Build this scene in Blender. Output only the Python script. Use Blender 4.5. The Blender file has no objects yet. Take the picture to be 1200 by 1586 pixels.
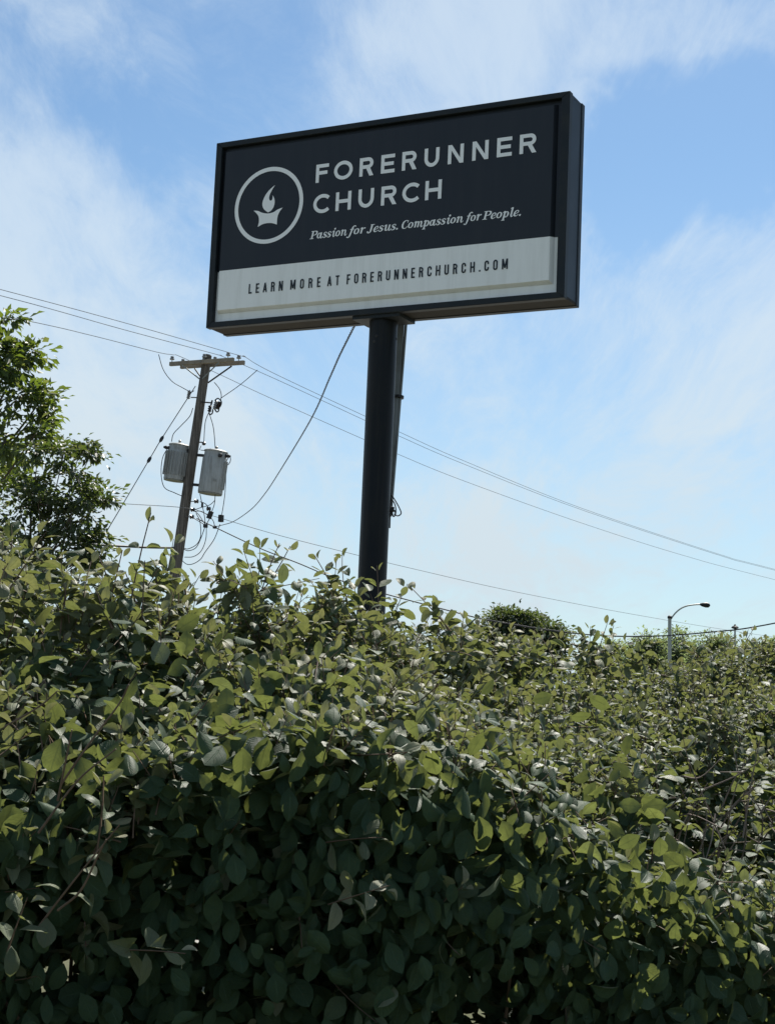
import bpy, math, random
import numpy as np
from mathutils import Vector, Matrix
from mathutils.geometry import delaunay_2d_cdt
from mathutils.bvhtree import BVHTree

SC = bpy.context.scene
COL = SC.collection
R = math.radians
random.seed(7)
RNG = np.random.default_rng(11)

# ------------------------------------------------------------------ camera
FPX, PITCH, ROLL = 2460.85, 0.125238656, 0.0434277589       # focal length in photo pixels (1200 x 1586)
CAM = np.array([0.0, 0.0, 1.6])
_fw = np.array([0, math.cos(PITCH), math.sin(PITCH)])
_up0 = np.array([0, -math.sin(PITCH), math.cos(PITCH)])
_rt0 = np.array([1.0, 0, 0])
_rt = math.cos(ROLL) * _rt0 + math.sin(ROLL) * _up0
_up = -math.sin(ROLL) * _rt0 + math.cos(ROLL) * _up0
cd = bpy.data.cameras.new('camera')
cam = bpy.data.objects.new('camera', cd)
COL.objects.link(cam)
cd.sensor_fit = 'VERTICAL'
cd.sensor_height = 24.0
cd.lens = FPX / 1586 * 24.0
cd.clip_start, cd.clip_end = 0.1, 6000
cam.matrix_world = Matrix(((_rt[0], _up[0], -_fw[0], CAM[0]), (_rt[1], _up[1], -_fw[1], CAM[1]),
                           (_rt[2], _up[2], -_fw[2], CAM[2]), (0, 0, 0, 1)))
SC.camera = cam


def at(px, py, Y):
    """world point seen at photo pixel (px, py) at Y metres ahead"""
    d = _fw + _rt * (px - 600) / FPX - _up * (py - 793) / FPX
    return CAM + d * (Y / d[1])


def project(P):
    d = P - CAM
    w = d @ _fw
    return 600 + FPX * (d @ _rt) / w, 793 - FPX * (d @ _up) / w, w


# ------------------------------------------------------------------ light
SUN_EL, SUN_AZ = 50.0, 19.0            # degrees; azimuth from +Y, negative = left
world = bpy.data.worlds.new('World')
SC.world = world
world.use_nodes = True
sun_d = bpy.data.lights.new('sun', 'SUN')
sun_d.energy = 5.0
sun_d.angle = R(0.53)
sun_d.color = (1.0, 0.95, 0.86)
sun = bpy.data.objects.new('sun', sun_d)
COL.objects.link(sun)
_sv = Vector((math.sin(R(SUN_AZ)) * math.cos(R(SUN_EL)), math.cos(R(SUN_AZ)) * math.cos(R(SUN_EL)), math.sin(R(SUN_EL))))
sun.rotation_euler = _sv.to_track_quat('Z', 'Y').to_euler()
sun.location = (0, 0, 60)
vs = SC.view_settings
vs.view_transform = 'Standard'
vs.look = 'None'
vs.gamma = 1
vs.use_curve_mapping = False
vs.exposure = 0.90


class NT:
    """small helper round a node tree"""
    def __init__(s, tree):
        s.t = tree
        tree.nodes.clear()

    def n(s, kind, ins=None, **kw):
        nd = s.t.nodes.new(kind)
        for k, v in kw.items():
            setattr(nd, k, v)
        for k, v in (ins or {}).items():
            if isinstance(v, bpy.types.NodeSocket):
                s.t.links.new(v, nd.inputs[k])
            else:
                nd.inputs[k].default_value = v
        return nd

    def math(s, op, a, b=0.0, c=None, clamp=False):
        ins = {0: a, 1: b}
        if c is not None:
            ins[2] = c
        return s.n('ShaderNodeMath', ins, operation=op, use_clamp=clamp).outputs[0]

    def mix(s, fac, a, b, blend='MIX'):
        nd = s.n('ShaderNodeMix', data_type='RGBA', blend_type=blend)
        for k, v in (('Factor', fac), ('A', a), ('B', b)):
            i = [q for q in nd.inputs if q.name == k and q.type == ('VALUE' if k == 'Factor' else 'RGBA')][0]
            if isinstance(v, bpy.types.NodeSocket):
                s.t.links.new(v, i)
            else:
                i.default_value = v if k == 'Factor' else (*v[:3], 1)
        return [q for q in nd.outputs if q.type == 'RGBA'][0]

    def ramp(s, fac, stops, interp='LINEAR'):
        nd = s.n('ShaderNodeValToRGB', {0: fac})
        nd.color_ramp.interpolation = interp
        e = nd.color_ramp.elements
        while len(e) < len(stops):
            e.new(0.5)
        for el, (p, c) in zip(e, stops):
            el.position = p
            el.color = (*c[:3], 1) if not isinstance(c, (int, float)) else (c, c, c, 1)
        return nd.outputs[0]


def smooth(t, x, lo, hi):
    nd = t.n('ShaderNodeMapRange', {0: x, 1: lo, 2: hi, 3: 0.0, 4: 1.0}, interpolation_type='SMOOTHSTEP')
    return nd.outputs[0]


w = NT(world.node_tree)
sky = w.n('ShaderNodeTexSky', sky_type='NISHITA', sun_disc=False, sun_elevation=R(SUN_EL), sun_rotation=R(SUN_AZ))
sky.air_density, sky.dust_density, sky.ozone_density, sky.altitude = 1.0, 0.4, 2.0, 200
tc = w.n('ShaderNodeTexCoord')
sep = w.n('ShaderNodeSeparateXYZ', {0: tc.outputs['Generated']})
zz = w.math('ADD', w.math('MAXIMUM', sep.outputs[2], 0.0), 0.12)
plane = w.n('ShaderNodeCombineXYZ', {0: w.math('DIVIDE', sep.outputs[0], zz), 1: w.math('DIVIDE', sep.outputs[1], zz), 2: 0.0})
# high thin cloud sheet: stretched noise, warped, plus finer streaks
mp = w.n('ShaderNodeMapping', {0: plane.outputs[0], 'Rotation': (0, 0, R(-38)), 'Scale': (1.0, 0.26, 1.0), 'Location': (3.1, 0.6, 0)})
warp = w.n('ShaderNodeTexNoise', {'Vector': mp.outputs[0], 'Scale': 1.3, 'Detail': 4.0})
wv = w.n('ShaderNodeVectorMath', {0: warp.outputs['Color'], 1: (0.7, 0.7, 0)}, operation='MULTIPLY')
pos = w.n('ShaderNodeVectorMath', {0: mp.outputs[0], 1: wv.outputs[0]}, operation='ADD')
n1 = w.n('ShaderNodeTexNoise', {'Vector': pos.outputs[0], 'Scale': 1.9, 'Detail': 9.0, 'Roughness': 0.6})
n2 = w.n('ShaderNodeTexNoise', {'Vector': pos.outputs[0], 'Scale': 8.5, 'Detail': 12.0, 'Roughness': 0.72})
dwn = w.n('ShaderNodeTexNoise', {'Vector': tc.outputs['Generated'], 'Scale': 7.0, 'Detail': 5.0, 'Roughness': 0.6})
dwv = w.n('ShaderNodeVectorMath', {0: dwn.outputs['Color'], 1: (0.5, 0.5, 0.5)}, operation='SUBTRACT')
dws = w.n('ShaderNodeVectorMath', {0: dwv.outputs[0], 1: (0.22, 0.22, 0.16)}, operation='MULTIPLY')
dirw = w.n('ShaderNodeVectorMath', {0: w.n('ShaderNodeVectorMath', {0: tc.outputs['Generated'], 1: dws.outputs[0]}, operation='ADD').outputs[0]}, operation='NORMALIZE')


def bank(px, py, size):
    """soft direction lobe where a bank of the cloud sheet stands"""
    d = at(px, py, 100.0) - CAM
    d = d / np.linalg.norm(d)
    dt = w.n('ShaderNodeVectorMath', {0: dirw.outputs[0], 1: tuple(d)}, operation='DOT_PRODUCT').outputs['Value']
    return smooth(w, dt, math.cos(R(size)), 1.0)


cov = w.math('ADD', w.math('MULTIPLY', n1.outputs[0], 0.62), w.math('MULTIPLY', n2.outputs[0], 0.38))
for px, py, size, amt in ((40, 560, 10.0, 0.17), (1000, 35, 4.2, 0.11), (1000, 520, 8.0, 0.05), (760, 110, 3.6, 0.05),
                          (1080, 225, 4.8, -0.23), (330, 60, 7.5, -0.09), (120, 200, 5.0, -0.05)):
    cov = w.math('ADD', cov, w.math('MULTIPLY', bank(px, py, size), amt))
cl = smooth(w, cov, 0.38, 0.68)
low = smooth(w, sep.outputs[2], 0.36, 0.02)              # the sheet thickens with slant range towards the horizon
cl = w.math('ADD', w.math('MULTIPLY', cl, 0.66), w.math('ADD', w.math('MULTIPLY', low, 0.50), 0.04), clamp=True)
cloud_col = w.ramp(low, [(0, (7.0, 8.1, 9.1)), (1, (6.35, 7.45, 8.1))])
sky_col = w.mix(1.0, sky.outputs[0], (0.84, 1.05, 1.13), 'MULTIPLY')
skyc = w.mix(cl, sky_col, cloud_col)
bg = w.n('ShaderNodeBackground', {'Color': skyc, 'Strength': 0.0545})
w.n('ShaderNodeOutputWorld', {'Surface': bg.outputs[0]})


# ------------------------------------------------------------------ materials
def mat(name, col, rough=0.6, metal=0.0, spec=0.4, noise=None, bump=0.0, bscale=40.0, streak=None, coat=0.0):
    m = bpy.data.materials.new(name)
    m.use_nodes = True
    t = NT(m.node_tree)
    geo = t.n('ShaderNodeNewGeometry')
    tcn = t.n('ShaderNodeTexCoord')
    c = t.n('ShaderNodeRGB')
    c.outputs[0].default_value = (*col, 1)
    c = c.outputs[0]
    rg = rough
    if noise:
        amt, sc, col2 = noise
        nn = t.n('ShaderNodeTexNoise', {'Vector': tcn.outputs['Object'], 'Scale': sc, 'Detail': 6.0, 'Roughness': 0.6})
        f = smooth(t, nn.outputs[0], 0.38, 0.68)
        c = t.mix(t.math('MULTIPLY', f, amt), c, col2)
        rg = t.math('ADD', t.math('MULTIPLY', nn.outputs[0], 0.25), rough - 0.12)
    if streak:
        amt, sx, sz, col2 = streak
        mpn = t.n('ShaderNodeMapping', {0: tcn.outputs['Object'], 'Scale': (sx, sx, sz)})
        nn = t.n('ShaderNodeTexNoise', {'Vector': mpn.outputs[0], 'Scale': 1.0, 'Detail': 5.0, 'Roughness': 0.65})
        f = smooth(t, nn.outputs[0], 0.42, 0.7)
        c = t.mix(t.math('MULTIPLY', f, amt), c, col2)
    b = t.n('ShaderNodeBsdfPrincipled', {'Base Color': c, 'Roughness': rg, 'Metallic': metal, 'Specular IOR Level': spec, 'Coat Weight': coat})
    if bump:
        nn = t.n('ShaderNodeTexNoise', {'Vector': tcn.outputs['Object'], 'Scale': bscale, 'Detail': 5.0})
        bp = t.n('ShaderNodeBump', {'Height': nn.outputs[0], 'Strength': bump, 'Distance': 0.01})
        t.t.links.new(bp.outputs[0], b.inputs['Normal'])
    t.n('ShaderNodeOutputMaterial', {'Surface': b.outputs[0]})
    return m


M = {}
M['cabinet'] = mat('cabinet_paint', (0.012, 0.022, 0.036), 0.48, spec=0.22, noise=(0.5, 3.0, (0.020, 0.030, 0.043)), streak=(0.4, 9, 0.8, (0.028, 0.034, 0.041)), bump=0.08, bscale=6)
M['retainer'] = mat('retainer_paint', (0.011, 0.016, 0.021), 0.5, spec=0.22, noise=(0.5, 5.0, (0.03, 0.032, 0.03)), bump=0.05)
M['underside'] = mat('bounce_tinted_underside', (0.028, 0.025, 0.020), 0.8, spec=0.2, noise=(0.7, 2.2, (0.045, 0.038, 0.027)), streak=(0.4, 3, 3, (0.03, 0.028, 0.024)))  # brown imitates light bounced off the ground, mixed into the paint
M['dark_face'] = mat('dark_sign_face', (0.0150, 0.0190, 0.026), 0.36, spec=0.26, noise=(0.4, 1.6, (0.022, 0.026, 0.033)), streak=(0.3, 11, 1.0, (0.027, 0.030, 0.035)), bump=0.03, bscale=3)
M['white_face'] = mat('white_sign_face', (0.87, 0.87, 0.85), 0.42, spec=0.3, noise=(0.35, 2.0, (0.80, 0.81, 0.79)), streak=(0.45, 14, 1.2, (0.70, 0.70, 0.67)))
M['white_print'] = mat('white_print', (0.87, 0.87, 0.86), 0.5, spec=0.3, noise=(0.2, 4.0, (0.80, 0.81, 0.81)))
M['dark_print'] = mat('dark_print', (0.012, 0.018, 0.026), 0.5, spec=0.3)
M['pole_paint'] = mat('dark_pole_paint', (0.005, 0.0075, 0.011), 0.42, spec=0.15, noise=(0.7, 4.0, (0.012, 0.013, 0.014)), streak=(0.5, 22, 0.9, (0.020, 0.019, 0.018)), bump=0.12, bscale=14)
M['steel'] = mat('galvanised_steel', (0.22, 0.23, 0.22), 0.5, metal=0.5, noise=(0.5, 6.0, (0.14, 0.14, 0.13)), streak=(0.4, 30, 2, (0.1, 0.1, 0.095)))
M['wood'] = mat('weathered_wood', (0.088, 0.080, 0.071), 0.9, spec=0.15, noise=(0.6, 2.5, (0.046, 0.041, 0.037)), streak=(0.9, 30, 0.7, (0.19, 0.175, 0.155)), bump=0.5, bscale=20)
M['arm_wood'] = mat('crossarm_wood', (0.25, 0.22, 0.175), 0.9, spec=0.15, noise=(0.6, 3.0, (0.15, 0.13, 0.105)), bump=0.4, bscale=20)
M['tank'] = mat('grey_tank_paint', (0.30, 0.315, 0.31), 0.45, spec=0.4, noise=(0.5, 3.0, (0.23, 0.24, 0.23)), streak=(0.7, 14, 1.2, (0.14, 0.135, 0.12)))
M['porcelain'] = mat('grey_porcelain', (0.20, 0.21, 0.22), 0.25, spec=0.6)
M['brown_porcelain'] = mat('brown_porcelain', (0.035, 0.024, 0.018), 0.25, spec=0.6)
M['black'] = mat('black_fitting', (0.012, 0.012, 0.013), 0.6, noise=(0.5, 9.0, (0.03, 0.03, 0.03)))
M['wire'] = mat('bare_wire', (0.19, 0.195, 0.20), 0.95, spec=0.03, streak=(0.5, 2, 2, (0.09, 0.09, 0.09)))
M['cable'] = mat('black_cable', (0.020, 0.022, 0.025), 0.65, noise=(0.5, 3.0, (0.04, 0.04, 0.04)))
M['lamp_pole'] = mat('pale_lamp_pole', (0.34, 0.36, 0.34), 0.55, metal=0.3, noise=(0.4, 2.0, (0.26, 0.27, 0.26)))
M['lamp_head'] = mat('dark_lamp_head', (0.018, 0.02, 0.023), 0.5, spec=0.2)
M['lens'] = mat('lamp_lens', (0.22, 0.22, 0.2), 0.2, spec=0.6)
M['bark'] = mat('grey_bark', (0.085, 0.07, 0.055), 0.95, spec=0.1, noise=(0.7, 6.0, (0.045, 0.038, 0.03)), bump=0.6, bscale=12)
M['twig'] = mat('brown_twig', (0.15, 0.105, 0.075), 0.75, spec=0.25, noise=(0.6, 30.0, (0.085, 0.06, 0.045)))
M['bare_twig'] = mat('pale_dead_twig', (0.23, 0.185, 0.155), 0.85, spec=0.15, noise=(0.6, 30.0, (0.13, 0.10, 0.085)))
M['grass'] = mat('mown_grass', (0.070, 0.076, 0.040), 0.95, spec=0.1, noise=(0.7, 1.2, (0.115, 0.105, 0.070)), bump=0.5, bscale=25)


def leaf_material(name, dark, mid, young_lit, under, trans, trans_amt, rough, spec, veins=True):
    m = bpy.data.materials.new(name)
    m.use_nodes = True
    t = NT(m.node_tree)
    tint = t.n('ShaderNodeAttribute', attribute_name='tint').outputs['Fac']
    yng_lit = t.n('ShaderNodeAttribute', attribute_name='young_lit').outputs['Fac']
    geo = t.n('ShaderNodeNewGeometry')
    tcn = t.n('ShaderNodeTexCoord')
    c = t.mix(tint, dark, mid)
    nn = t.n('ShaderNodeTexNoise', {'Vector': geo.outputs['Position'], 'Scale': 55.0 if veins else 3.0, 'Detail': 4.0, 'Roughness': 0.6})
    c = t.mix(t.math('MULTIPLY', smooth(t, nn.outputs[0], 0.4, 0.7), 0.45), c, [x * 1.7 + 0.006 for x in dark])
    c = t.mix(yng_lit, c, young_lit)  # young leaf tone; on the hedge crown it also paints in sunlight
    nrm = None
    if veins:
        lu = t.n('ShaderNodeAttribute', attribute_name='across').outputs['Fac']
        lv = t.n('ShaderNodeAttribute', attribute_name='along').outputs['Fac']
        au = t.math('ABSOLUTE', lu)
        ph = t.math('SUBTRACT', t.math('MULTIPLY', lv, 8.0), t.math('MULTIPLY', au, 2.6))
        wv_ = t.math('ABSOLUTE', t.math('SUBTRACT', t.math('FRACT', ph), 0.5))
        vein = t.math('MAXIMUM', smooth(t, wv_, 0.10, 0.02), smooth(t, au, 0.10, 0.03))
        c = t.mix(t.math('MULTIPLY', vein, 0.34), c, [x * 1.5 + 0.02 for x in mid])
        hgt = t.math('SUBTRACT', t.math('MULTIPLY', nn.outputs[0], 0.35), vein)
        nrm = t.n('ShaderNodeBump', {'Height': hgt, 'Strength': 0.6, 'Distance': 0.0018}).outputs[0]
        # brown specks and bitten, browned spots
        sp = t.n('ShaderNodeTexNoise', {'Vector': geo.outputs['Position'], 'Scale': 140.0, 'Detail': 2.0})
        c = t.mix(t.math('MULTIPLY', smooth(t, sp.outputs[0], 0.68, 0.74), 0.55), c, (0.10, 0.07, 0.035))
    c = t.mix(geo.outputs['Backfacing'], c, under)
    ins = {'Base Color': c, 'Roughness': t.math('ADD', rough - 0.1, t.math('MULTIPLY', tint, 0.2)), 'Specular IOR Level': spec,
           'Sheen Weight': 0.03 if veins else 0.0, 'Sheen Roughness': 0.4}
    b = t.n('ShaderNodeBsdfPrincipled', ins)
    tcol = t.mix(yng_lit, t.mix(tint, trans, [x * 1.4 for x in trans]), (0.30, 0.30, 0.10))
    if veins:
        # veins and thick tissue let less light through
        tcol = t.mix(t.math('MULTIPLY', vein, 0.5), tcol, [x * .35 for x in trans])
        tcol = t.mix(t.math('MULTIPLY', smooth(t, nn.outputs[0], 0.42, 0.66), 0.45), tcol, [x * .5 for x in trans])
    tr = t.n('ShaderNodeBsdfTranslucent', {'Color': tcol})
    if nrm is not None:
        t.t.links.new(nrm, b.inputs['Normal'])
    mx = t.n('ShaderNodeMixShader', {0: trans_amt, 1: b.outputs[0], 2: tr.outputs[0]})
    t.n('ShaderNodeOutputMaterial', {'Surface': mx.outputs[0]})
    return m


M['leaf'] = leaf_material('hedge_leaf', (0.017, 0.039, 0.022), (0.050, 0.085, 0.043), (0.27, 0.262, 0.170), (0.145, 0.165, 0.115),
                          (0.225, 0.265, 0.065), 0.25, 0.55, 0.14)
M['tree_leaf'] = leaf_material('tree_leaf_bright', (0.019, 0.038, 0.012), (0.048, 0.076, 0.022), (0.10, 0.13, 0.04), (0.06, 0.085, 0.04),
                               (0.15, 0.21, 0.02), 0.32, 0.5, 0.35, False)
M['dark_tree_leaf'] = leaf_material('tree_leaf_dark', (0.018, 0.034, 0.015), (0.044, 0.068, 0.026), (0.06, 0.07, 0.03), (0.03, 0.045, 0.028),
                                    (0.10, 0.145, 0.018), 0.28, 0.5, 0.35, False)
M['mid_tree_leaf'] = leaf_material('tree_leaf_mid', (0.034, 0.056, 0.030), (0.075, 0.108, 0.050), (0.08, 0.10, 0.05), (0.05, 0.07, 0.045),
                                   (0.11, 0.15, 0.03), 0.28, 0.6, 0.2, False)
M['hazed_tree_leaf'] = leaf_material('tree_leaf_hazed', (0.065, 0.092, 0.055), (0.125, 0.158, 0.090), (0.10, 0.13, 0.06), (0.07, 0.095, 0.06),
                                   (0.24, 0.31, 0.11), 0.42, 0.6, 0.25, False)  # greens lightened so the colour carries the distance haze


# ------------------------------------------------------------------ mesh helpers
def origin_of(o):
    v = np.zeros(3)
    while o is not None:
        v = v + np.array(o.location)
        o = o.parent
    return v


class MB:
    def __init__(s):
        s.v, s.f = [], []

    def add(s, vs, fs):
        b = len(s.v)
        s.v += [tuple(map(float, q)) for q in vs]
        s.f += [tuple(b + i for i in q) for q in fs]
        return s

    def hexa(s, p):
        """8 corners: bottom ring 0-3, top ring 4-7"""
        return s.add(p, [(3, 2, 1, 0), (4, 5, 6, 7), (0, 1, 5, 4), (1, 2, 6, 5), (2, 3, 7, 6), (3, 0, 4, 7)])

    def box(s, c, ax, ay, az, hx, hy, hz):
        c, ax, ay, az = (np.asarray(q, float) for q in (c, ax, ay, az))
        p = [c + ax * hx * i + ay * hy * j + az * hz * k for k in (-1, 1) for i, j in ((-1, -1), (1, -1), (1, 1), (-1, 1))]
        return s.hexa(p)

    def bar(s, a, b, w_, h_, up=(0, 0, 1)):
        a, b = np.asarray(a, float), np.asarray(b, float)
        d = b - a
        L = np.linalg.norm(d)
        d = d / L
        sd = np.cross(d, up)
        sd /= np.linalg.norm(sd)
        u_ = np.cross(sd, d)
        return s.box((a + b) / 2, d, sd, u_, L / 2, w_ / 2, h_ / 2)

    def tube(s, pts, r, seg=8, caps=True):
        pts = [np.asarray(q, float) for q in pts]
        n = len(pts)
        rr = [r] * n if np.isscalar(r) else list(r)
        ref = np.array([0.31, 0.17, 0.93])
        rings = []
        pu = None
        for i, p in enumerate(pts):
            d = pts[min(i + 1, n - 1)] - pts[max(i - 1, 0)]
            d = d / (np.linalg.norm(d) + 1e-9)
            base = ref if pu is None else pu
            u_ = base - d * (base @ d)
            if np.linalg.norm(u_) < 0.1:
                u_ = np.array([1.0, 0, 0]) - d * d[0]
            u_ /= np.linalg.norm(u_)
            pu = u_
            v_ = np.cross(d, u_)
            rings.append([p + rr[i] * (u_ * math.cos(2 * math.pi * k / seg) + v_ * math.sin(2 * math.pi * k / seg)) for k in range(seg)])
        fs = []
        for i in range(n - 1):
            for k in range(seg):
                a, b = i * seg + k, i * seg + (k + 1) % seg
                fs.append((a, b, b + seg, a + seg))
        if caps:
            fs.append(tuple(range(seg))[::-1])
            fs.append(tuple((n - 1) * seg + k for k in range(seg)))
        return s.add([q for g in rings for q in g], fs)

    def lathe(s, c, axis, prof, seg=16):
        """prof: (radius, height along axis)"""
        c, axis = np.asarray(c, float), np.asarray(axis, float)
        axis = axis / np.linalg.norm(axis)
        return s.tube([c + axis * (h + 1e-5 * i) for i, (_, h) in enumerate(prof)], [max(q, 1e-4) for q, _ in prof], seg)

    def build(s, name, m, parent=None, smooth_=False, bevel=0.0, label=None, kind=None):
        me = bpy.data.meshes.new(name)
        o0 = origin_of(parent) if parent is not None else np.zeros(3)
        me.from_pydata([tuple(np.array(q) - o0) for q in s.v], [], s.f)
        me.materials.append(m)
        if smooth_:
            for p in me.polygons:
                p.use_smooth = True
        o = bpy.data.objects.new(name, me)
        COL.objects.link(o)
        if smooth_:
            me.set_sharp_from_angle(angle=R(40))
        if parent is not None:
            o.parent = parent
        if bevel:
            bv = o.modifiers.new('bevel', 'BEVEL')
            bv.width = bevel
            bv.segments = 2
            bv.limit_method = 'ANGLE'
        if label:
            o['label'] = label
        if kind:
            o['kind'] = kind
        return o


def thing(name, label, cat, loc, group=None):
    o = bpy.data.objects.new(name, None)
    COL.objects.link(o)
    o.location = tuple(loc)
    o.empty_display_size = 0.2
    return tag(o, label, cat, group)


def tag(o, label, cat, group=None):
    o['label'] = label
    o['category'] = cat
    if group:
        o['group'] = group
    return o


def catmull(pts, n=8):
    P = [np.asarray(p, float) for p in pts]
    P = [2 * P[0] - P[1]] + P + [2 * P[-1] - P[-2]]
    out = []
    for i in range(1, len(P) - 2):
        for k in range(n):
            t = k / n
            a, b, c, d = P[i - 1], P[i], P[i + 1], P[i + 2]
            out.append(0.5 * (2 * b + (c - a) * t + (2 * a - 5 * b + 4 * c - d) * t * t + (3 * b - a - 3 * c + d) * t ** 3))
    out.append(P[-2])
    return out


# ------------------------------------------------------------------ ground
g = MB()
N_ = 24
xs = np.linspace(-1, 1, N_ + 1)
gv = [(math.copysign(abs(a) ** 3, a) * 2500, 1000 + math.copysign(abs(b) ** 3, b) * 2500, 0.0) for b in xs for a in xs]
g.add(gv, [(j * (N_ + 1) + i, j * (N_ + 1) + i + 1, (j + 1) * (N_ + 1) + i + 1, (j + 1) * (N_ + 1) + i) for j in range(N_) for i in range(N_)])
g.build('ground', M['grass'], kind='structure')

M['bounce_slabs'] = mat('pale_bounce_concrete', (0.26, 0.25, 0.225), 0.9, spec=0.15, noise=(0.6, 0.7, (0.17, 0.165, 0.15)), bump=0.3, bscale=30)
g = MB()  # unseen pale paving, added behind the hedge to bounce light onto the sign
for i in range(9):
    for j in range(8):
        x0, y0 = -18 + i * 4.0, 7.2 + j * 4.0
        g.add([(x0 + .006, y0 + .006 + (x0 + 18) * .22, .004), (x0 + 3.994, y0 + .006 + (x0 + 22) * .22, .004), (x0 + 3.994, y0 + 3.994 + (x0 + 22) * .22, .004), (x0 + .006, y0 + 3.994 + (x0 + 18) * .22, .004)], [(0, 1, 2, 3)])
g.build('bounce_paving', M['bounce_slabs'], kind='structure')

# ------------------------------------------------------------------ pole sign
YAW = -0.47893372
U = np.array([math.cos(YAW), math.sin(YAW), 0])
NRM = np.array([math.sin(YAW), -math.cos(YAW), 0])
Z = np.array([0, 0, 1.0])
S0 = np.array([-.163404, 11.7528485, 4.5876275])
SW, SH, SD = 3.05, 1.541, .311
PC = S0 - NRM * SD / 2


def sp(u_, v_, off=0.0):
    return S0 + U * u_ + Z * v_ + NRM * off


sign = thing('pole_sign', 'wide dark church sign on a tall round black pole rising behind the hedge', 'sign', (PC[0], PC[1], 0))


def ring_piece(mb, a, b, c, d, o1, o2):
    """prism between offsets o1 (front) and o2 (back) over the quad a b c d in (u, v)"""
    q = [sp(*p, o2) for p in (a, b, c, d)] + [sp(*p, o1) for p in (a, b, c, d)]
    mb.hexa(q)


hw = SW / 2
# cabinet shell: side sheets set in 4 mm from the retainers' outer faces
cb = MB()
e = 0.006
t_ = 0.02
ring_piece(cb, (-hw + e, SH - e - t_), (hw - e, SH - e - t_), (hw - e, SH - e), (-hw + e, SH - e), -0.0605, -SD + 0.0605)
ring_piece(cb, (-hw + e, e + t_), (-hw + e + t_, e + t_), (-hw + e + t_, SH - e - t_ - .001), (-hw + e, SH - e - t_ - .001), -0.0605, -SD + 0.0605)
ring_piece(cb, (hw - e - t_, e + t_), (hw - e, e + t_), (hw - e, SH - e - t_ - .001), (hw - e - t_, SH - e - t_ - .001), -0.0605, -SD + 0.0605)
cab = cb.build('cabinet', M['cabinet'], sign)
ub = MB()
ring_piece(ub, (-hw + e, e), (hw - e, e), (hw - e, e + t_ - .001), (-hw + e, e + t_ - .001), -0.0605, -SD + 0.0605)
ub.build('bottom_sheet', M['underside'], sign, label='metal underside of the cabinet, ground bounce painted in as brown')
for o1, o2 in ((0.0, -0.06), (-SD + 0.06, -SD)):
    iu0, iu1, iv0, iv1 = -1.470, 1.462, 0.046, 1.497
    for q in (((-hw, 0), (hw, 0), (iu1, iv0), (iu0, iv0)), ((iu0, iv1), (iu1, iv1), (hw, SH), (-hw, SH)),
              ((-hw, 0), (iu0, iv0), (iu0, iv1), (-hw, SH)), ((iu1, iv0), (hw, 0), (hw, SH), (iu1, iv1))):
        mb = MB()
        ring_piece(mb, *q, o1, o2)
        # thin inner lip, stepped back
        mb.build('retainer', M['retainer'], sign, bevel=0.004)




# moulded face: flange, bevel and raised field, dark above and white below
FV = 0.4665
RU0, RU1, RV0, RV1 = -1.433, 1.398, 0.143, 1.455
BU0, BU1, BV0, BV1 = -1.4415, 1.4225, 0.119, 1.463
OF, OR_ = -0.046, -0.012
dk = MB()
dk.add([sp(RU0, FV, OR_), sp(RU1, FV, OR_), sp(RU1, RV1, OR_), sp(RU0, RV1, OR_),
        sp(BU0, FV, OF), sp(BU1, FV, OF), sp(BU1, BV1, OF), sp(BU0, BV1, OF),
        sp(-1.50, FV, OF), sp(1.49, FV, OF), sp(1.49, 1.52, OF), sp(-1.50, 1.52, OF)],
       [(0, 1, 2, 3), (1, 5, 6, 2), (3, 2, 6, 7), (4, 0, 3, 7), (5, 9, 10, 6), (7, 6, 10, 11), (8, 4, 7, 11)])
face = dk.build('face_panel', M['dark_face'], sign, label='dark navy upper field of the moulded sign face')
wh = MB()
F2 = FV - 0.0006
wh.add([sp(RU0, RV0, OR_), sp(RU1, RV0, OR_), sp(RU1, F2, OR_), sp(RU0, F2, OR_),
        sp(BU0, BV0, OF), sp(BU1, BV0, OF), sp(BU1, F2, OF), sp(BU0, F2, OF),
        sp(-1.50, 0.03, OF), sp(1.49, 0.03, OF), sp(1.49, F2, OF), sp(-1.50, F2, OF)],
       [(0, 1, 2, 3), (1, 5, 6, 2), (5, 1, 0, 4), (4, 0, 3, 7), (5, 9, 10, 6), (9, 5, 4, 8), (8, 4, 7, 11)])
wface = wh.build('address_panel', M['white_face'], sign, label='white lower strip of the moulded sign face')
bp_ = MB()
bp_.add([sp(-1.5, .03, -SD + .05), sp(1.49, .03, -SD + .05), sp(1.49, 1.52, -SD + .05), sp(-1.5, 1.52, -SD + .05)], [(3, 2, 1, 0)])
bp_.build('rear_panel', M['dark_face'], sign)


# ---- lettering: strokes -> one flat sheet of print per line
def stroke(pts, wd, closed=False):
    P = [np.array(p[:2], float) for p in pts]
    n = len(P)
    W_ = [wd] * n if np.isscalar(wd) else list(wd)
    L, Rr = [], []
    for i in range(n):
        a = P[(i - 1) % n] if (closed or i) else None
        c = P[(i + 1) % n] if (closed or i < n - 1) else None
        d1 = P[i] - a if a is not None else None
        d2 = c - P[i] if c is not None else None
        d1 = d2 if d1 is None else d1
        d2 = d1 if d2 is None else d2
        d1 = d1 / (np.linalg.norm(d1) + 1e-12)
        d2 = d2 / (np.linalg.norm(d2) + 1e-12)
        d = d1 + d2
        d /= np.linalg.norm(d) + 1e-12
        k = 1.0 / max(0.45, float(d @ d1))
        nr = np.array([-d[1], d[0]]) * (W_[i] / 2) * k
        L.append(P[i] + nr)
        Rr.append(P[i] - nr)
    out = []
    for i in range(n if closed else n - 1):
        j = (i + 1) % n
        out += [[L[i], Rr[i], Rr[j]], [L[i], Rr[j], L[j]]]
    return out


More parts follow.
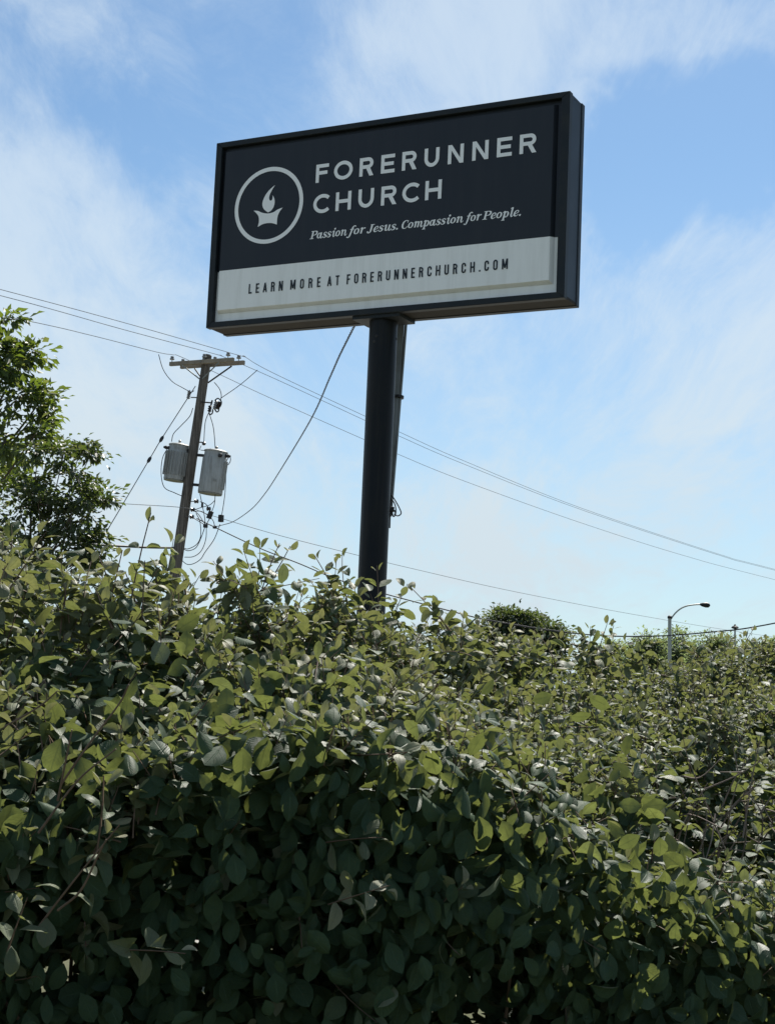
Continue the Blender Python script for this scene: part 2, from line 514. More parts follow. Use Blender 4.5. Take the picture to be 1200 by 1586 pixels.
def rect(x0, y0, x1, y1):
    return [[(x0, y0), (x1, y0), (x1, y1), (x0, y1)]]


def arc(cx, cy, rx, ry, a0, a1, n=18):
    return [(cx + rx * math.cos(R(a0 + (a1 - a0) * k / n)), cy + ry * math.sin(R(a0 + (a1 - a0) * k / n))) for k in range(n + 1)]


def caps(ch, w_, h, s):
    """sans capitals in a box w_ x h with stroke s"""
    hs = s / 2
    narrow = w_ < 0.7 * h
    if ch == 'F':
        return rect(0, 0, s, h) + rect(0, h - s, w_, h) + rect(0, .43 * h, w_ * .9, .43 * h + s)
    if ch == 'E':
        return rect(0, 0, s, h) + rect(0, h - s, w_, h) + rect(0, 0, w_, s) + rect(0, .5 * h - hs, w_ * .92, .5 * h + hs)
    if ch == 'L':
        return rect(0, 0, s, h) + rect(0, 0, w_, s)
    if ch == 'T':
        return rect(0, h - s, w_, h) + rect(w_ / 2 - hs, 0, w_ / 2 + hs, h)
    if ch == 'H':
        return rect(0, 0, s, h) + rect(w_ - s, 0, w_, h) + rect(0, .5 * h - hs, w_, .5 * h + hs)
    if ch == 'N':
        return rect(0, 0, s, h) + rect(w_ - s, 0, w_, h) + [[(0, h), (w_ - s * 1.1, 0), (w_, 0), (s * 1.1, h)]]
    if ch == 'M':
        return rect(0, 0, s, h) + rect(w_ - s, 0, w_, h) + [[(0, h), (w_ / 2 - hs, .12 * h), (w_ / 2 + hs, .12 * h), (s * 1.1, h)],
                                                             [(w_ - s * 1.1, h), (w_ / 2 - hs, .12 * h), (w_ / 2 + hs, .12 * h), (w_, h)]]
    if ch == 'A':
        return stroke([(hs * .9, 0), (w_ / 2, h - hs * .3)], s) + stroke([(w_ - hs * .9, 0), (w_ / 2, h - hs * .3)], s) + rect(w_ * .22, .22 * h, w_ * .78, .22 * h + s * .9)
    if ch == '.':
        return rect(0, 0, s * 1.05, s * 1.05)
    rx = w_ / 2 - hs
    ry = rx * 1.15 if narrow else h / 2 - hs
    if ch == 'O':
        if narrow:
            p = arc(w_ / 2, h - hs - ry, rx, ry, 0, 180, 14) + arc(w_ / 2, hs + ry, rx, ry, 180, 360, 14)
        else:
            p = arc(w_ / 2, h / 2, rx, h / 2 - hs + .012 * h, 0, 360, 44)[:-1]
        return stroke(p, s, True)
    if ch == 'C':
        if narrow:
            p = [(w_ - hs, .64 * h)] + arc(w_ / 2, h - hs - ry, rx, ry, 0, 180, 14) + arc(w_ / 2, hs + ry, rx, ry, 180, 360, 14) + [(w_ - hs, .36 * h)]
        else:
            r_ = h / 2 - hs + .012 * h
            rx = (w_ - hs) / (1 + math.cos(R(40))) * 0.985
            p = arc(hs + rx, h / 2, rx, r_, 43, 317, 36)
        return stroke(p, s)
    if ch == 'U':
        ry = rx * 1.1
        p = [(hs, h)] + arc(w_ / 2, hs + ry, rx, ry, 180, 360, 20) + [(w_ - hs, h)]
        return stroke(p, s)
    if ch == 'R':
        bh = .60 * h if not narrow else .54 * h
        ryb = bh / 2 - hs
        rxb = min(ryb, w_ * .5)
        bx = w_ * (.97 if not narrow else 1.0) - hs - rxb
        p = [(hs, h - hs)] + arc(bx, h - bh / 2, rxb, ryb, 90, -90, 16) + [(hs, h - bh + hs)]
        leg = [[(w_ * .42, h - bh + hs), (w_ - s * 1.22, 0), (w_, 0), (w_ * .42 + s * 1.25, h - bh + hs)]] if not narrow else \
            [[(w_ - s * 1.45, h - bh + hs), (w_ - s, 0), (w_, 0), (w_ - s * .35, h - bh + hs)]]
        return rect(0, 0, s, h) + stroke(p, s) + leg
    return []


def print_sheet(name, polys, m, parent, off):
    vs_, fs_ = [], []
    for q in polys:
        q = [tuple(map(float, c)) for c in q]
        ar = sum(q[i][0] * q[(i + 1) % len(q)][1] - q[(i + 1) % len(q)][0] * q[i][1] for i in range(len(q)))
        if abs(ar) < 1e-9:
            continue
        if ar < 0:
            q = q[::-1]
        b = len(vs_)
        vs_ += [Vector(c) for c in q]
        fs_.append(list(range(b, b + len(q))))
    ov, oe, of, _1, _2, src = delaunay_2d_cdt(vs_, [], fs_, 0, 1e-6)
    of = [q for q, k in zip(of, src) if len(k)]
    mb = MB()
    mb.add([sp(c[0], c[1], off) for c in ov], [tuple(q) for q in of])
    return mb.build(name, m, parent)


def place(polys, x, y):
    return [[(c[0] + x, c[1] + y) for c in q] for q in polys]


PO = OR_ + 0.003
for ch, a, b in zip('FORERUNNER', (-.580, -.418, -.193, -.006, .174, .363, .559, .759, .958, 1.139), (-.466, -.253, -.070, .112, .299, .487, .688, .890, 1.078, 1.272)):
    y0 = 1.0965 + (a + .58) * 0.0095
    print_sheet('letter', place(caps(ch, b - a, .1475, .0285), a, y0), M['white_print'], face, PO)
for ch, a, b in zip('CHURCH', (-.590, -.390, -.191, .007, .188, .381), (-.450, -.254, -.056, .140, .327, .517)):
    print_sheet('letter', place(caps(ch, b - a, .150, .0285), a, .8475), M['white_print'], face, PO)

# emblem: ring, flame and bowl
ring = stroke(arc(-1.0015, .9635, .3005, .297, 0, 360, 72)[:-1], .0335, True)
print_sheet('emblem_ring', ring, M['white_print'], face, PO)
flame = [(-.951, 1.124), (-1.000, 1.090), (-1.034, 1.053), (-1.054, 1.013), (-1.060, .976), (-1.049, .944), (-1.027, .921), (-1.002, .904), (-.974, .918),
         (-.953, .946), (-.946, .982), (-.952, 1.014), (-.968, 1.042), (-.968, 1.016), (-.977, 1.001), (-.992, 1.002), (-1.000, 1.021), (-.995, 1.050), (-.978, 1.084)]
fl = catmull([(*p,) for p in flame[:8]], 4) + catmull(flame[7:13], 4)[1:] + catmull(flame[12:], 4)[1:]
print_sheet('emblem_flame', [fl], M['white_print'], face, PO)
bowl = catmull([(-1.138, .934), (-1.095, .926), (-1.058, .908), (-1.004, .896), (-.953, .901), (-.913, .920), (-.869, .930)], 4) + \
    catmull([(-.869, .930), (-.897, .897), (-.913, .855), (-.915, .796)], 4)[1:] + catmull([(-.915, .796), (-.955, .811), (-1.000, .817), (-1.046, .813), (-1.092, .795)], 4)[1:] + \
    catmull([(-1.092, .795), (-1.083, .842), (-1.095, .890), (-1.138, .934)], 4)[1:-1]
print_sheet('emblem_bowl', [bowl], M['white_print'], face, PO)

# italic serif tagline; units: x-height = 1
T, th = .27, .105


def vs_stroke(pts, w0, n=6):
    P = catmull(pts, n)
    m_ = len(P)
    if np.isscalar(w0):
        ws = [w0] * m_
    else:
        ws = list(np.interp(np.linspace(0, 1, m_), np.linspace(0, 1, len(w0)), w0))
    return stroke(P, ws)


def ell(cx, cy, rx, ry):
    p = arc(cx, cy, rx, ry, 0, 360, 26)[:-1]
    ws = [th + (T - th) * abs(math.cos(R(360 * k / 26))) ** 1.3 for k in range(26)]
    return stroke(p, ws, True)


def dot(cx, cy, r_):
    p = arc(cx, cy, r_, r_, 0, 360, 12)[:-1]
    return [p]


def serif(ch):
    stem = lambda x, y0, y1: rect(x - T / 2, y0, x + T / 2, y1)
    entry = lambda x, y=1.0: vs_stroke([(x - .30, y - .20), (x - .12, y - .03), (x + T * .3, y - .0)], [th * .8, th * 1.3, T * .5])
    exit_ = lambda x, y=0.0: vs_stroke([(x, y + .28), (x + .10, y + .03), (x + .26, y + .06), (x + .38, y + .26)], [T * .9, T * .7, th, th * .8])
    if ch == 'a':
        return ell(.42, .48, .29, .43) + stem(.78, .2, 1.0) + exit_(.78), 1.17
    if ch == 's':
        return vs_stroke([(.66, .72), (.60, .90), (.38, .96), (.17, .82), (.24, .60), (.50, .44), (.63, .26), (.48, .06), (.20, .03), (.06, .16), (.06, .30)],
                         [T * .7, th, th, T * .7, T, T, T * .8, th, th, T * .7]), .84
    if ch == 'i':
        return stem(.36, .2, 1.0) + entry(.36) + exit_(.36) + dot(.44, 1.36, .17), .74
    if ch == 'o':
        return ell(.46, .49, .33, .44), .98
    if ch == 'n':
        return stem(.32, 0, 1.0) + entry(.32) + vs_stroke([(.34, .55), (.50, .84), (.72, .94), (.86, .80), (.88, .50), (.88, .22)], [th, th, th * 1.6, T, T, T]) + exit_(.88), 1.24
    if ch == 'm':
        a = vs_stroke([(.34, .55), (.48, .84), (.68, .94), (.80, .80), (.82, .50), (.82, 0)], [th, th, th * 1.6, T, T, T])
        b = vs_stroke([(.84, .55), (.98, .84), (1.18, .94), (1.30, .80), (1.32, .50), (1.32, .22)], [th, th, th * 1.6, T, T, T])
        return stem(.32, 0, 1.0) + entry(.32) + a + b + exit_(1.32), 1.66
    if ch == 'f':
        return vs_stroke([(-.22, -.30), (-.10, -.45), (.14, -.36), (.26, .1), (.32, .7), (.40, 1.25), (.58, 1.50), (.78, 1.46), (.80, 1.33)], [T * .8, th, T * .8, T, T, T, th * 1.3, th * 1.2, T * .8]) \
            + rect(.02, .86, .68, .86 + th * 1.2), .72
    if ch == 'r':
        return stem(.32, 0, 1.0) + entry(.32) + vs_stroke([(.36, .5), (.52, .82), (.70, .95), (.80, .82)], [th, th, th * 1.5, T]), .92
    if ch == 'e':
        return vs_stroke([(.18, .42), (.52, .50), (.72, .66), (.66, .88), (.46, .94), (.24, .78), (.14, .46), (.24, .14), (.48, .04), (.72, .18), (.80, .28)],
                         [th, th, T * .6, T * .6, th, T * .8, T, T * .9, th * 1.2, th, th * .7]), .90
    if ch == 'u':
        return vs_stroke([(.30, .95), (.30, .5), (.32, .2), (.46, .05), (.66, .15), (.82, .42)], [T, T, T, T * .6, th, th]) + entry(.30) + stem(.86, .2, 1.0) + exit_(.86), 1.22
    if ch == 'p':
        return stem(.32, -.46, 1.0) + entry(.32) + ell(.62, .49, .29, .44) + rect(.05, -.50, .60, -.50 + th), 1.10
    if ch == 'l':
        return stem(.34, .2, 1.5) + entry(.34, 1.5) + exit_(.34), .70
    if ch == 'P':
        return rect(.16, 0, .16 + T * 1.1, 1.4) + vs_stroke([(.2, 1.34), (.70, 1.34), (1.02, 1.22), (1.08, 1.02), (1.00, .80), (.70, .66), (.3, .66)], [th, th, T * .9, T * 1.1, T * .9, th, th]) \
            + rect(-.05, 0, .68, th) + rect(-.05, 1.4 - th, .4, 1.4), 1.22
    if ch == 'J':
        return vs_stroke([(.02, .24), (.06, .04), (.26, -.04), (.46, .12), (.50, .5), (.50, 1.36)], [T, T * .8, th * 1.3, T * .9, T * 1.1, T * 1.1]) + rect(.24, 1.4 - th, .90, 1.4), .92
    if ch == 'C':
        return vs_stroke([(1.06, .98), (.98, 1.28), (.70, 1.38), (.36, 1.18), (.22, .72), (.34, .24), (.66, .02), (.94, .12), (1.10, .36)], [th * 1.3, th, th, T * .9, T * 1.15, T, th, th, th * 1.1]) \
            + rect(1.00, .98, 1.10, 1.38), 1.22
    if ch == '.':
        return dot(.20, .12, .16), .46
    return [], .4


TAG0 = .645
XH = .0452
for word, a, b in (('Passion', -.605, -.277), ('for', -.262, -.118), ('Jesus.', -.100, .166), ('Compassion', .184, .707), ('for', .726, .852), ('People.', .862, 1.170)):
    ps, x = [], 0.0
    for ch in word:
        gph, adv = serif(ch)
        ps.append([[(c[0] + x, c[1]) for c in q] for q in gph])
        x += adv
    SL = .24
    kx = (b - a) / (x + (.0 if word[-1] == '.' else .12))
    for gph in ps:
        print_sheet('letter', [[(a + (c[0] + SL * c[1]) * kx, TAG0 + c[1] * XH) for c in q] for q in gph], M['white_print'], face, PO)

# web address, condensed capitals
AW = dict(L=.8, E=.82, A=1.0, R=.95, N=1.0, M=1.25, O=.95, T=.88, F=.82, U=.95, C=.95, H=1.0)
AW['.'] = .25
GW = .0375
for word, a, b in (('LEARN', -1.145, -.830), ('MORE', -.762, -.491), ('AT', -.430, -.325), ('FORERUNNERCHURCH.COM', -.260, 1.077)):
    ws = [AW[c] * GW for c in word]
    gap = (b - a - sum(ws)) / (len(word) - 1)
    x = a
    for c, w_ in zip(word, ws):
        print_sheet('letter', place(caps(c, w_, .0785, .0118), x, .2535), M['dark_print'], wface, PO)
        x += w_ + gap

# pole, collar, bolts, brace, conduit
pm = MB()
pm.tube([(PC[0], PC[1], z) for z in (0, 1.5, 3.0, 4.5935)], 0.108, 40)
pole = pm.build('pole', M['pole_paint'], sign, smooth_=True)
fm = MB()
fm.tube([(PC[0], PC[1], 0.002), (PC[0], PC[1], .03)], .24, 24)
fm.build('base_plate', M['pole_paint'], sign)
cm = MB()
cm.box((PC[0], PC[1], 4.5768), U, NRM, Z, .20, .135, .0155)
cm.build('mounting_plate', M['retainer'], sign)
for px, py in ((583.5, 525), (580, 533), (613, 527)):
    p = at(px, py, 11.9)
    d = np.array([p[0] - PC[0], -math.sqrt(max(1e-4, .1035 ** 2 - min(.1, (p[0] - PC[0])) ** 2)), 0]) if abs(p[0] - PC[0]) < .1 else np.array([.1035, 0, 0])
    q = np.array([PC[0], PC[1], p[2]]) + d
    bm = MB()
    bm.lathe(q - d / .1035 * .004, d, [(.0005, 0), (.013, 0), (.013, .008), (.006, .012), (.0005, .012)], 8)
    bm.build('bolt', M['black'], pole)
b0, b1 = at(620.5, 494, 12.12), at(598.5, 800, 12.02)
bm = MB()
bm.bar(b0, b1, .062, .04, up=(0, 1, 0))
bm.build('brace', M['steel'], sign, bevel=.003)
bm = MB()
bm.tube([b0 + (0.044, 0, 0), (b0 + b1) / 2 + (0.038, -.01, 0), b1 + (.030, -.02, 0)], .012, 10)
cond = bm.build('conduit', M['steel'], sign, smooth_=True)
bm = MB()
cp = at(616.5, 617, 12.08)
bm.lathe(cp, b0 - b1, [(.045, 0), (.045, .02)], 10)
bm.build('conduit_clip', M['black'], cond)
lo = MB()
lo.box(at(606.5, 789, 11.99), (1, 0, 0), (0, 1, 0), (0, 0, 1), .02, .03, .018)
lo.bar(at(603.5, 785, 11.98), at(602.5, 818, 11.98), .016, .02)
head = lo.build('weatherhead', M['black'], sign, bevel=.004)
for pts in (((602, 760), (610, 772), (618, 786), (621, 795), (616, 799), (610, 796)), ((604, 770), (611, 780), (613, 792), (611, 799), (607, 797), (606, 791)), ((607, 792), (609, 800), (612, 797), (611, 790))):
    lo = MB()
    lo.tube(catmull([at(*p, 11.97) for p in pts], 6), .0048, 6)
    lo.build('wire_loop', M['cable'], sign, smooth_=True)

# ------------------------------------------------------------------ utility pole
UY = 44.0
ptop, plow = at(321.5, 551, UY), at(272, 885, UY)
ax = (ptop - plow) / np.linalg.norm(ptop - plow)
pbase = plow - ax * (plow[2] / ax[2])
up_ = thing('utility_pole', 'weathered leaning wooden utility pole with a double crossarm, left of the sign', 'utility pole', pbase)


def on_pole(py):
    t = (py - 551) / (885 - 551)
    return ptop + (plow - ptop) * t


mb = MB()
Lp = np.linalg.norm(ptop - pbase)
mb.tube([pbase + ax * Lp * k / 8 for k in range(9)], [.185 - .06 * k / 8 for k in range(9)], 18)
mb.lathe(ptop, ax, [(.124, 0), (.10, .03), (.001, .035)], 18)
mb.build('shaft', M['wood'], up_, smooth_=True)
ad = np.array([.895, -.446, 0.0])                       # crossarm direction
ldn = np.array([.446, .895, 0.0])                       # line direction
ac = on_pole(563)
arms = []
for sgn, sh in ((-1, -.03), (1, .07)):
    c = ac + ldn * sgn * .20 + ad * sh
    a, b = c - ad * 1.06, c + ad * 1.06
    a[2] -= .00
    mb = MB()
    mb.bar(a, b, .09, .115)
    mb.build('crossarm', M['arm_wood'], up_, bevel=.008)
    arms.append((a, b, c))
    for side in (-1, 1):
        mb = MB()
        p0 = c + ad * side * .62 - Z * .06 + ldn * sgn * .055
        p1 = on_pole(589 if sgn < 0 else 592) + ldn * sgn * .15 + ad * side * .05
        mb.bar(p0, p1, .035, .012 if sgn < 0 else .03, up=ldn)
        mb.build('crossarm_brace', M['steel'] if sgn < 0 else M['black'], up_)
    mb = MB()
    mb.bar(c - ldn * .07, c + ldn * .07, .03, .03)
    mb.build('bolt', M['steel'], up_)
INS = []


def pin_insulator(p, name='insulator'):
    mb_ = MB()
    mb_.lathe(p - Z * .02, Z, [(.012, 0), (.012, .075), (.055, .08), (.072, .10), (.058, .125), (.036, .13), (.052, .15), (.046, .175), (.03, .185), (.001, .19)], 12)
    return mb_.build(name, M['porcelain'], up_, smooth_=True)


for (a, b, c) in arms:
    for k in (-.94, .08 if True else 0, .82):
        p = c + ad * k * 1.06 + Z * .06
        pin_insulator(p)
        INS.append(p + Z * .17)
# cutout on the left and the switch cluster on the right
mb = MB()
mb.bar(on_pole(617) - ad * .10 - ldn * .05, at(296, 615.5, UY - .1), .03, .03)
mb.build('cutout_bracket', M['steel'], up_)
mb = MB()
cA, cB = at(291.5, 618, UY - .1), at(294, 605, UY - .1)
dv = cB - cA
prof = [(.02, 0)]
for k in range(5):
    prof += [(.045, .02 + k * .045), (.06, .035 + k * .045), (.03, .05 + k * .045)]
mb.lathe(cA, dv, prof + [(.012, .26)], 10)
mb.build('cutout', M['porcelain'], up_, smooth_=True)
mb = MB()
mb.bar(on_pole(625) + ad * .10 - ldn * .1, at(329, 624, UY - .3), .035, .035)
mb.bar(at(329, 620, UY - .3), at(327, 628, UY - .3), .05, .04)
mb.build('switch_bracket', M['black'], up_)
for (x0, y0, x1, y1, mm) in ((336, 620, 332, 634, 'porcelain'), (340.5, 622, 337, 634, 'brown_porcelain'), (326, 628, 324.5, 638, 'black')):
    mb = MB()
    a, b = at(x0, y0, UY - .35), at(x1, y1, UY - .35)
    L = np.linalg.norm(b - a)
    prof = [(.02, 0)]
    nk = max(2, int(L / .05))
    for k in range(nk):
        prof += [(.045, L * (k + .2) / nk), (.065, L * (k + .5) / nk), (.035, L * (k + .9) / nk)]
    mb.lathe(a, b - a, prof + [(.02, L)], 10)
    mb.build('cutout', M[mm], up_, smooth_=True)
for pts in (((324, 637), (325, 642), (329, 640), (330, 634)), ((333, 634), (336, 638), (339, 636), (338, 632)), ((333, 620), (338, 617), (343, 622), (342, 628), (339, 632))):
    mb = MB()
    mb.tube(catmull([at(*p, UY - .36) for p in pts], 5), .02, 6)
    mb.build('switch_link', M['black'], up_, smooth_=True)
mb = MB()
mb.bar(at(308, 685, UY), at(314, 685, UY - .1), .03, .03)
mb.lathe(at(316, 687, UY - .1), ax, [(.02, -.05), (.055, -.03), (.055, .03), (.02, .05)], 10)
mb.build('arrester', M['brown_porcelain'], up_)
# spools low on the shaft and the small wires between the fittings
for px, py in ((304.5, 776.5), (299, 789.5), (297.5, 800.5), (323.5, 788)):
    mb = MB()
    p = at(px, py, UY - .25)
    mb.lathe(p - ad * .05, ad, [(.02, 0), (.06, .01), (.035, .05), (.06, .09), (.02, .10)], 10)
    if px < 310:
        mb.bar(p - ad * .22, p - ad * .02, .022, .022)
    mb.build('spool_insulator', M['brown_porcelain'], up_, smooth_=True)
for px, py, s_, h_ in ((325.5, 797.5, .055, .11), (342.5, 803, .06, .10), (318.5, 814.5, .05, .05), (333, 816.5, .045, .04), (313.5, 782, .025, .06)):
    mb = MB()
    tilt = at(px + (8 if px == 325.5 else 1), py - 20, UY - .3) - at(px, py, UY - .3)
    tilt /= np.linalg.norm(tilt)
    mb.box(at(px, py, UY - .3), np.cross(tilt, ldn), ldn, tilt, s_, s_, h_)
    mb.build('splice_block', M['black'], up_, bevel=.01)
JUMP = [((246, 549), (253, 572), (266, 590), (282, 600), (293, 606)), ((332, 592), (340, 602), (343, 612), (342, 620)), ((399, 573), (372, 596), (342, 617)),
        ((301, 605), (295, 609), (292, 612)), ((299, 632), (294, 645), (280, 660), (269, 672), (266, 684)), ((323, 640), (318, 655), (316, 685)), ((325, 642), (331, 664), (334, 700)),
        ((312, 690), (309, 697)), ((311, 697), (330, 700), (337, 705)),
        ((261, 692), (252, 710), (250, 735), (255, 755), (270, 763), (284, 769)), ((351, 715), (349, 760), (345, 790), (342, 803)),
        ((333, 712), (334, 740), (333, 775), (330, 788), (326, 796)), ((333, 775), (325, 782), (312, 786), (300, 790)), ((310, 765), (313, 780), (317, 800), (318, 814)),
        ((350, 715), (356, 707), (357, 714), (353, 720), (349, 717)),
        ((304, 795), (310, 808), (311, 830), (305, 843), (292, 850), (285, 849)), ((318, 815), (312, 832), (304, 848), (292, 853), (284, 850)), ((320, 814), (319, 835), (312, 853), (300, 862), (286, 863)),
        ((341, 812), (332, 835), (318, 855), (311, 866), (300, 873), (290, 874), (282, 868)), ((300, 790), (308, 797), (314, 806), (319, 813)), ((301, 792), (312, 792), (322, 798), (330, 806), (333, 816)),
        ((298, 801), (306, 806), (318, 813)), ((310, 777), (318, 780), (324, 787)), ((325, 803), (320, 812))]
for pts in JUMP:
    mb = MB()
    mb.tube(catmull([at(*p, UY - .28) for p in pts], 6), .011, 6)
    mb.build('jumper_wire', M['cable'], up_, smooth_=True)


# ---- transformers
def transformer(label, px, py, half_w, height, yoff, ribbed, side):
    c0 = at(px, py, UY + yoff)                           # centre of the tank bottom
    tr = thing('pole_transformer', label, 'transformer', c0, 'grey transformers hung on the utility pole')
    h = height
    mb = MB()
    mb.lathe(c0, ax, [(half_w * .93, 0), (half_w, .02), (half_w, .05), (half_w, h * .84), (half_w * .92, h * .88), (half_w * .92, h)], 28)
    tank = mb.build('tank', M['tank'], tr, smooth_=True)
    mb = MB()
    top = c0 + ax * h
    mb.lathe(top + ax * .002, ax, [(half_w * .97, 0), (half_w * .98, .025), (half_w * .85, .05), (half_w * .45, .075), (.001, .085)], 28)
    mb.lathe(top + ax * .07, ax, [(.035, 0), (.05, .03), (.03, .05), (.045, .08), (.02, .11), (.001, .115)], 10)
    mb.build('lid', M['tank'], tr, smooth_=True)
    mb = MB()
    mb.lathe(c0 - ax * .018, ax, [(half_w * .97, 0), (half_w * .97, .016)], 28)
    mb.build('base_rim', M['steel'], tr)
    f1 = np.array([0, -1.0, 0])
    f1 = f1 - ax * (f1 @ ax)
    f1 /= np.linalg.norm(f1)
    f2 = np.cross(ax, f1)
    if ribbed:
        for k in range(11):
            a_ = R(-75 + 15 * k)
            d = f1 * math.cos(a_) + f2 * math.sin(a_)
            s_ = np.cross(ax, d)
            mb = MB()
            mb.box(c0 + ax * h * .47 + d * (half_w + .022), d, s_, ax, .028, .007, h * .345)
            mb.build('cooling_fin', M['tank'], tr)
    else:
        for a_ in (62, 74):
            d = f1 * math.cos(R(a_)) + f2 * math.sin(R(a_)) * (1 if (f2[0] > 0) else -1)
            s_ = np.cross(ax, d)
            mb = MB()
            mb.box(c0 + ax * h * .45 + d * (half_w + .02), d, s_, ax, .03, .02, h * .34)
            mb.build('cooling_fin', M['tank'], tr)
        mb = MB()
        d = f1 * .94 + f2 * .34
        mb.box(c0 + ax * h * .30 + d / np.linalg.norm(d) * (half_w + .004), np.cross(ax, d / np.linalg.norm(d)), d / np.linalg.norm(d), ax, .05, .004, .035)
        mb.build('rating_plate', M['steel'], tr)
    sx = np.array([1.0, 0, 0]) * side
    sx = sx - ax * (sx @ ax)
    sx /= np.linalg.norm(sx)
    for kk, dd in (((.93, sx * .9 - np.array([0, .35, 0])), (.9, sx * .45 - np.array([0, .85, 0]))) if not ribbed else ((.9, sx * .95 - np.array([0, .3, 0])),)):
        d = dd / np.linalg.norm(dd)
        mb = MB()
        mb.lathe(c0 + ax * h * kk + d * half_w * .85, d, [(.045, 0), (.055, .03), (.04, .07), (.055, .10), (.04, .14), (.03, .17), (.001, .18)], 10)
        mb.build('bushing', M['black'], tr, smooth_=True)
    # hanger brackets towards the shaft
    for kk in (.18, .90):
        p = c0 + ax * h * kk
        q = on_pole(551) + ax * ((p - on_pole(551)) @ ax)
        d = (q - p) / np.linalg.norm(q - p)
        mb = MB()
        mb.bar(p + d * half_w * .9, q - d * .12, .10, .07)
        mb.build('hanger_bracket', M['black'], tr)
    return tr


transformer('grey ribbed transformer hung on the left of the leaning wooden pole', 269.8, 744, .30, .98, .10, True, -1)
transformer('larger grey smooth transformer hung on the right of the leaning wooden pole', 325.5, 764.5, .345, 1.17, -.22, False, 1)


# ------------------------------------------------------------------ wires
def wire(name, label, cat, pts, r_, m, group=None, n=10, seg=6):
    P = catmull([at(*p) for p in pts], n)
    o = P[0].copy()
    mb = MB()
    mb.tube([q - o for q in P], r_, seg)
    ob = mb.build(name, m, smooth_=True)
    ob.location = tuple(o)
    return tag(ob, label, cat, group)


gp = 'bare power lines strung across the sky over the wooden pole'
wire('power_line', 'uppermost bare power line passing over the right end of the crossarm', 'power line',
     [(-500, 318, 29), (0, 448, 36), (190, 499, 40), (367, 549.5, 43.6), (379, 552.5, 44.1), (430, 581, 46.5), (615, 667.5, 55), (720, 714.5, 60.5), (900, 787, 70), (1118, 860, 82), (1200, 882, 87), (1600, 985, 112)], .0080, M['wire'], gp)
wire('power_line', 'middle bare power line passing over the crossarm beside the pole top', 'power line',
     [(-500, 334, 29), (0, 457.5, 36), (190, 510, 40), (334, 548.5, 43.7), (346, 552.5, 44.2), (430, 588.5, 46.5), (615, 674, 55), (720, 719.5, 60.5), (900, 789.5, 70), (1118, 861.5, 82), (1200, 883.5, 87), (1600, 986, 112)], .0080, M['wire'], gp)
wire('power_line', 'lowest bare power line passing over the left end of the crossarm', 'power line',
     [(-500, 385, 29), (25, 493, 36), (140, 519, 39.5), (242, 545, 42.6), (268, 549.5, 43.9), (280, 552.5, 44.4), (347, 583, 46), (430, 621.5, 49), (613, 702, 57), (720, 745.5, 62), (900, 810, 71.5), (1057, 860, 80), (1200, 898, 88), (1600, 997, 113)], .0080, M['wire'], gp)
wire('power_line', 'thin low wire from below the transformers past the dark pole towards the lamp', 'power line',
     [(-450, 738, 31), (150, 776, 40.5), (190, 780, 41), (290, 787, 43.7), (330, 799, 45), (430, 828.5, 48), (550, 859, 52), (640, 881, 56), (800, 917, 64), (1000, 955, 76), (1200, 987, 90), (1600, 1045, 118)], .0080, M['wire'])
wire('service_cable', 'thick black cable sagging from the wooden pole along the hedge top to the right edge', 'cable',
     [(305, 803, 43.7), (333, 816.5, 43.5), (400, 848, 41.5), (460, 871.5, 40), (545, 905, 38), (700, 947, 36), (770, 963, 35), (900, 982, 33.5), (1000, 985.5, 32.5), (1100, 979, 31.5), (1200, 965, 31), (1500, 900, 29)], .015, M['cable'])
wire('service_cable', 'short thick black cable leading left from the wooden pole just above the hedge', 'cable',
     [(270, 848.5, 43.9), (235, 848, 43.5), (200, 846.5, 43), (100, 840, 41), (-100, 818, 37), (-500, 760, 31)], .03, M['cable'])
gw = wire('guy_wire', 'slanting guy wire with two strain insulators running down left of the wooden pole', 'guy wire',
          [(303, 598, 43.9), (251, 679, 43.6), (232, 711, 43.5), (159, 834, 43.0), (75, 972, 42.4), (0, 1093, 41.9)], .013, M['wire'], n=4)
for a, b in (((253.5, 675), (247.5, 685)), ((234.5, 707), (228.5, 717))):
    mb = MB()
    pa, pb = at(*a, 43.55), at(*b, 43.5)
    L = np.linalg.norm(pb - pa)
    mb.lathe(pa, pb - pa, [(.015, 0), (.045, L * .25), (.05, L * .5), (.045, L * .75), (.015, L)], 10)
    mb.build('strain_insulator', M['black'], gw, smooth_=True)

# twisted service drop from the pole to the back of the sign cabinet
path = catmull([at(*p) for p in ((333, 816, 43.6), (345, 813, 42.6), (363, 807, 41), (390, 788, 37.5), (410, 765, 34.5), (430, 735, 31), (480, 652, 23), (511, 584, 18.5), (526, 550, 16.6), (548, 506, 14.3), (566, 470, 13.0), (585, 428, 12.28))], 10)
dl = np.concatenate([[0], np.cumsum([np.linalg.norm(path[i + 1] - path[i]) for i in range(len(path) - 1)])])
ts = np.arange(0, dl[-1], .05)
pp = np.stack([np.interp(ts, dl, [q[k] for q in path]) for k in range(3)], 1)
dd = np.gradient(pp, axis=0)
dd /= np.linalg.norm(dd, axis=1)[:, None]
s1 = np.cross(dd, Z)
s1 /= np.linalg.norm(s1, axis=1)[:, None]
s2 = np.cross(dd, s1)
o = pp[0].copy()
tw = bpy.data.objects.new('twisted_cable', None)
mbs = []
for ph, rad, m in ((0, .0046, 'cable'), (2.1, .0046, 'cable'), (4.2, .004, 'cable')):
    a_ = ts * 2 * math.pi / .52 + ph
    amp = .0075
    q = pp + amp * (s1 * np.cos(a_)[:, None] + s2 * np.sin(a_)[:, None])
    mbs.append((q, rad, m))
twr = thing('twisted_cable', 'black twisted cable rising from the wooden pole to the back of the sign', 'cable', o)
bpy.data.objects.remove(tw)
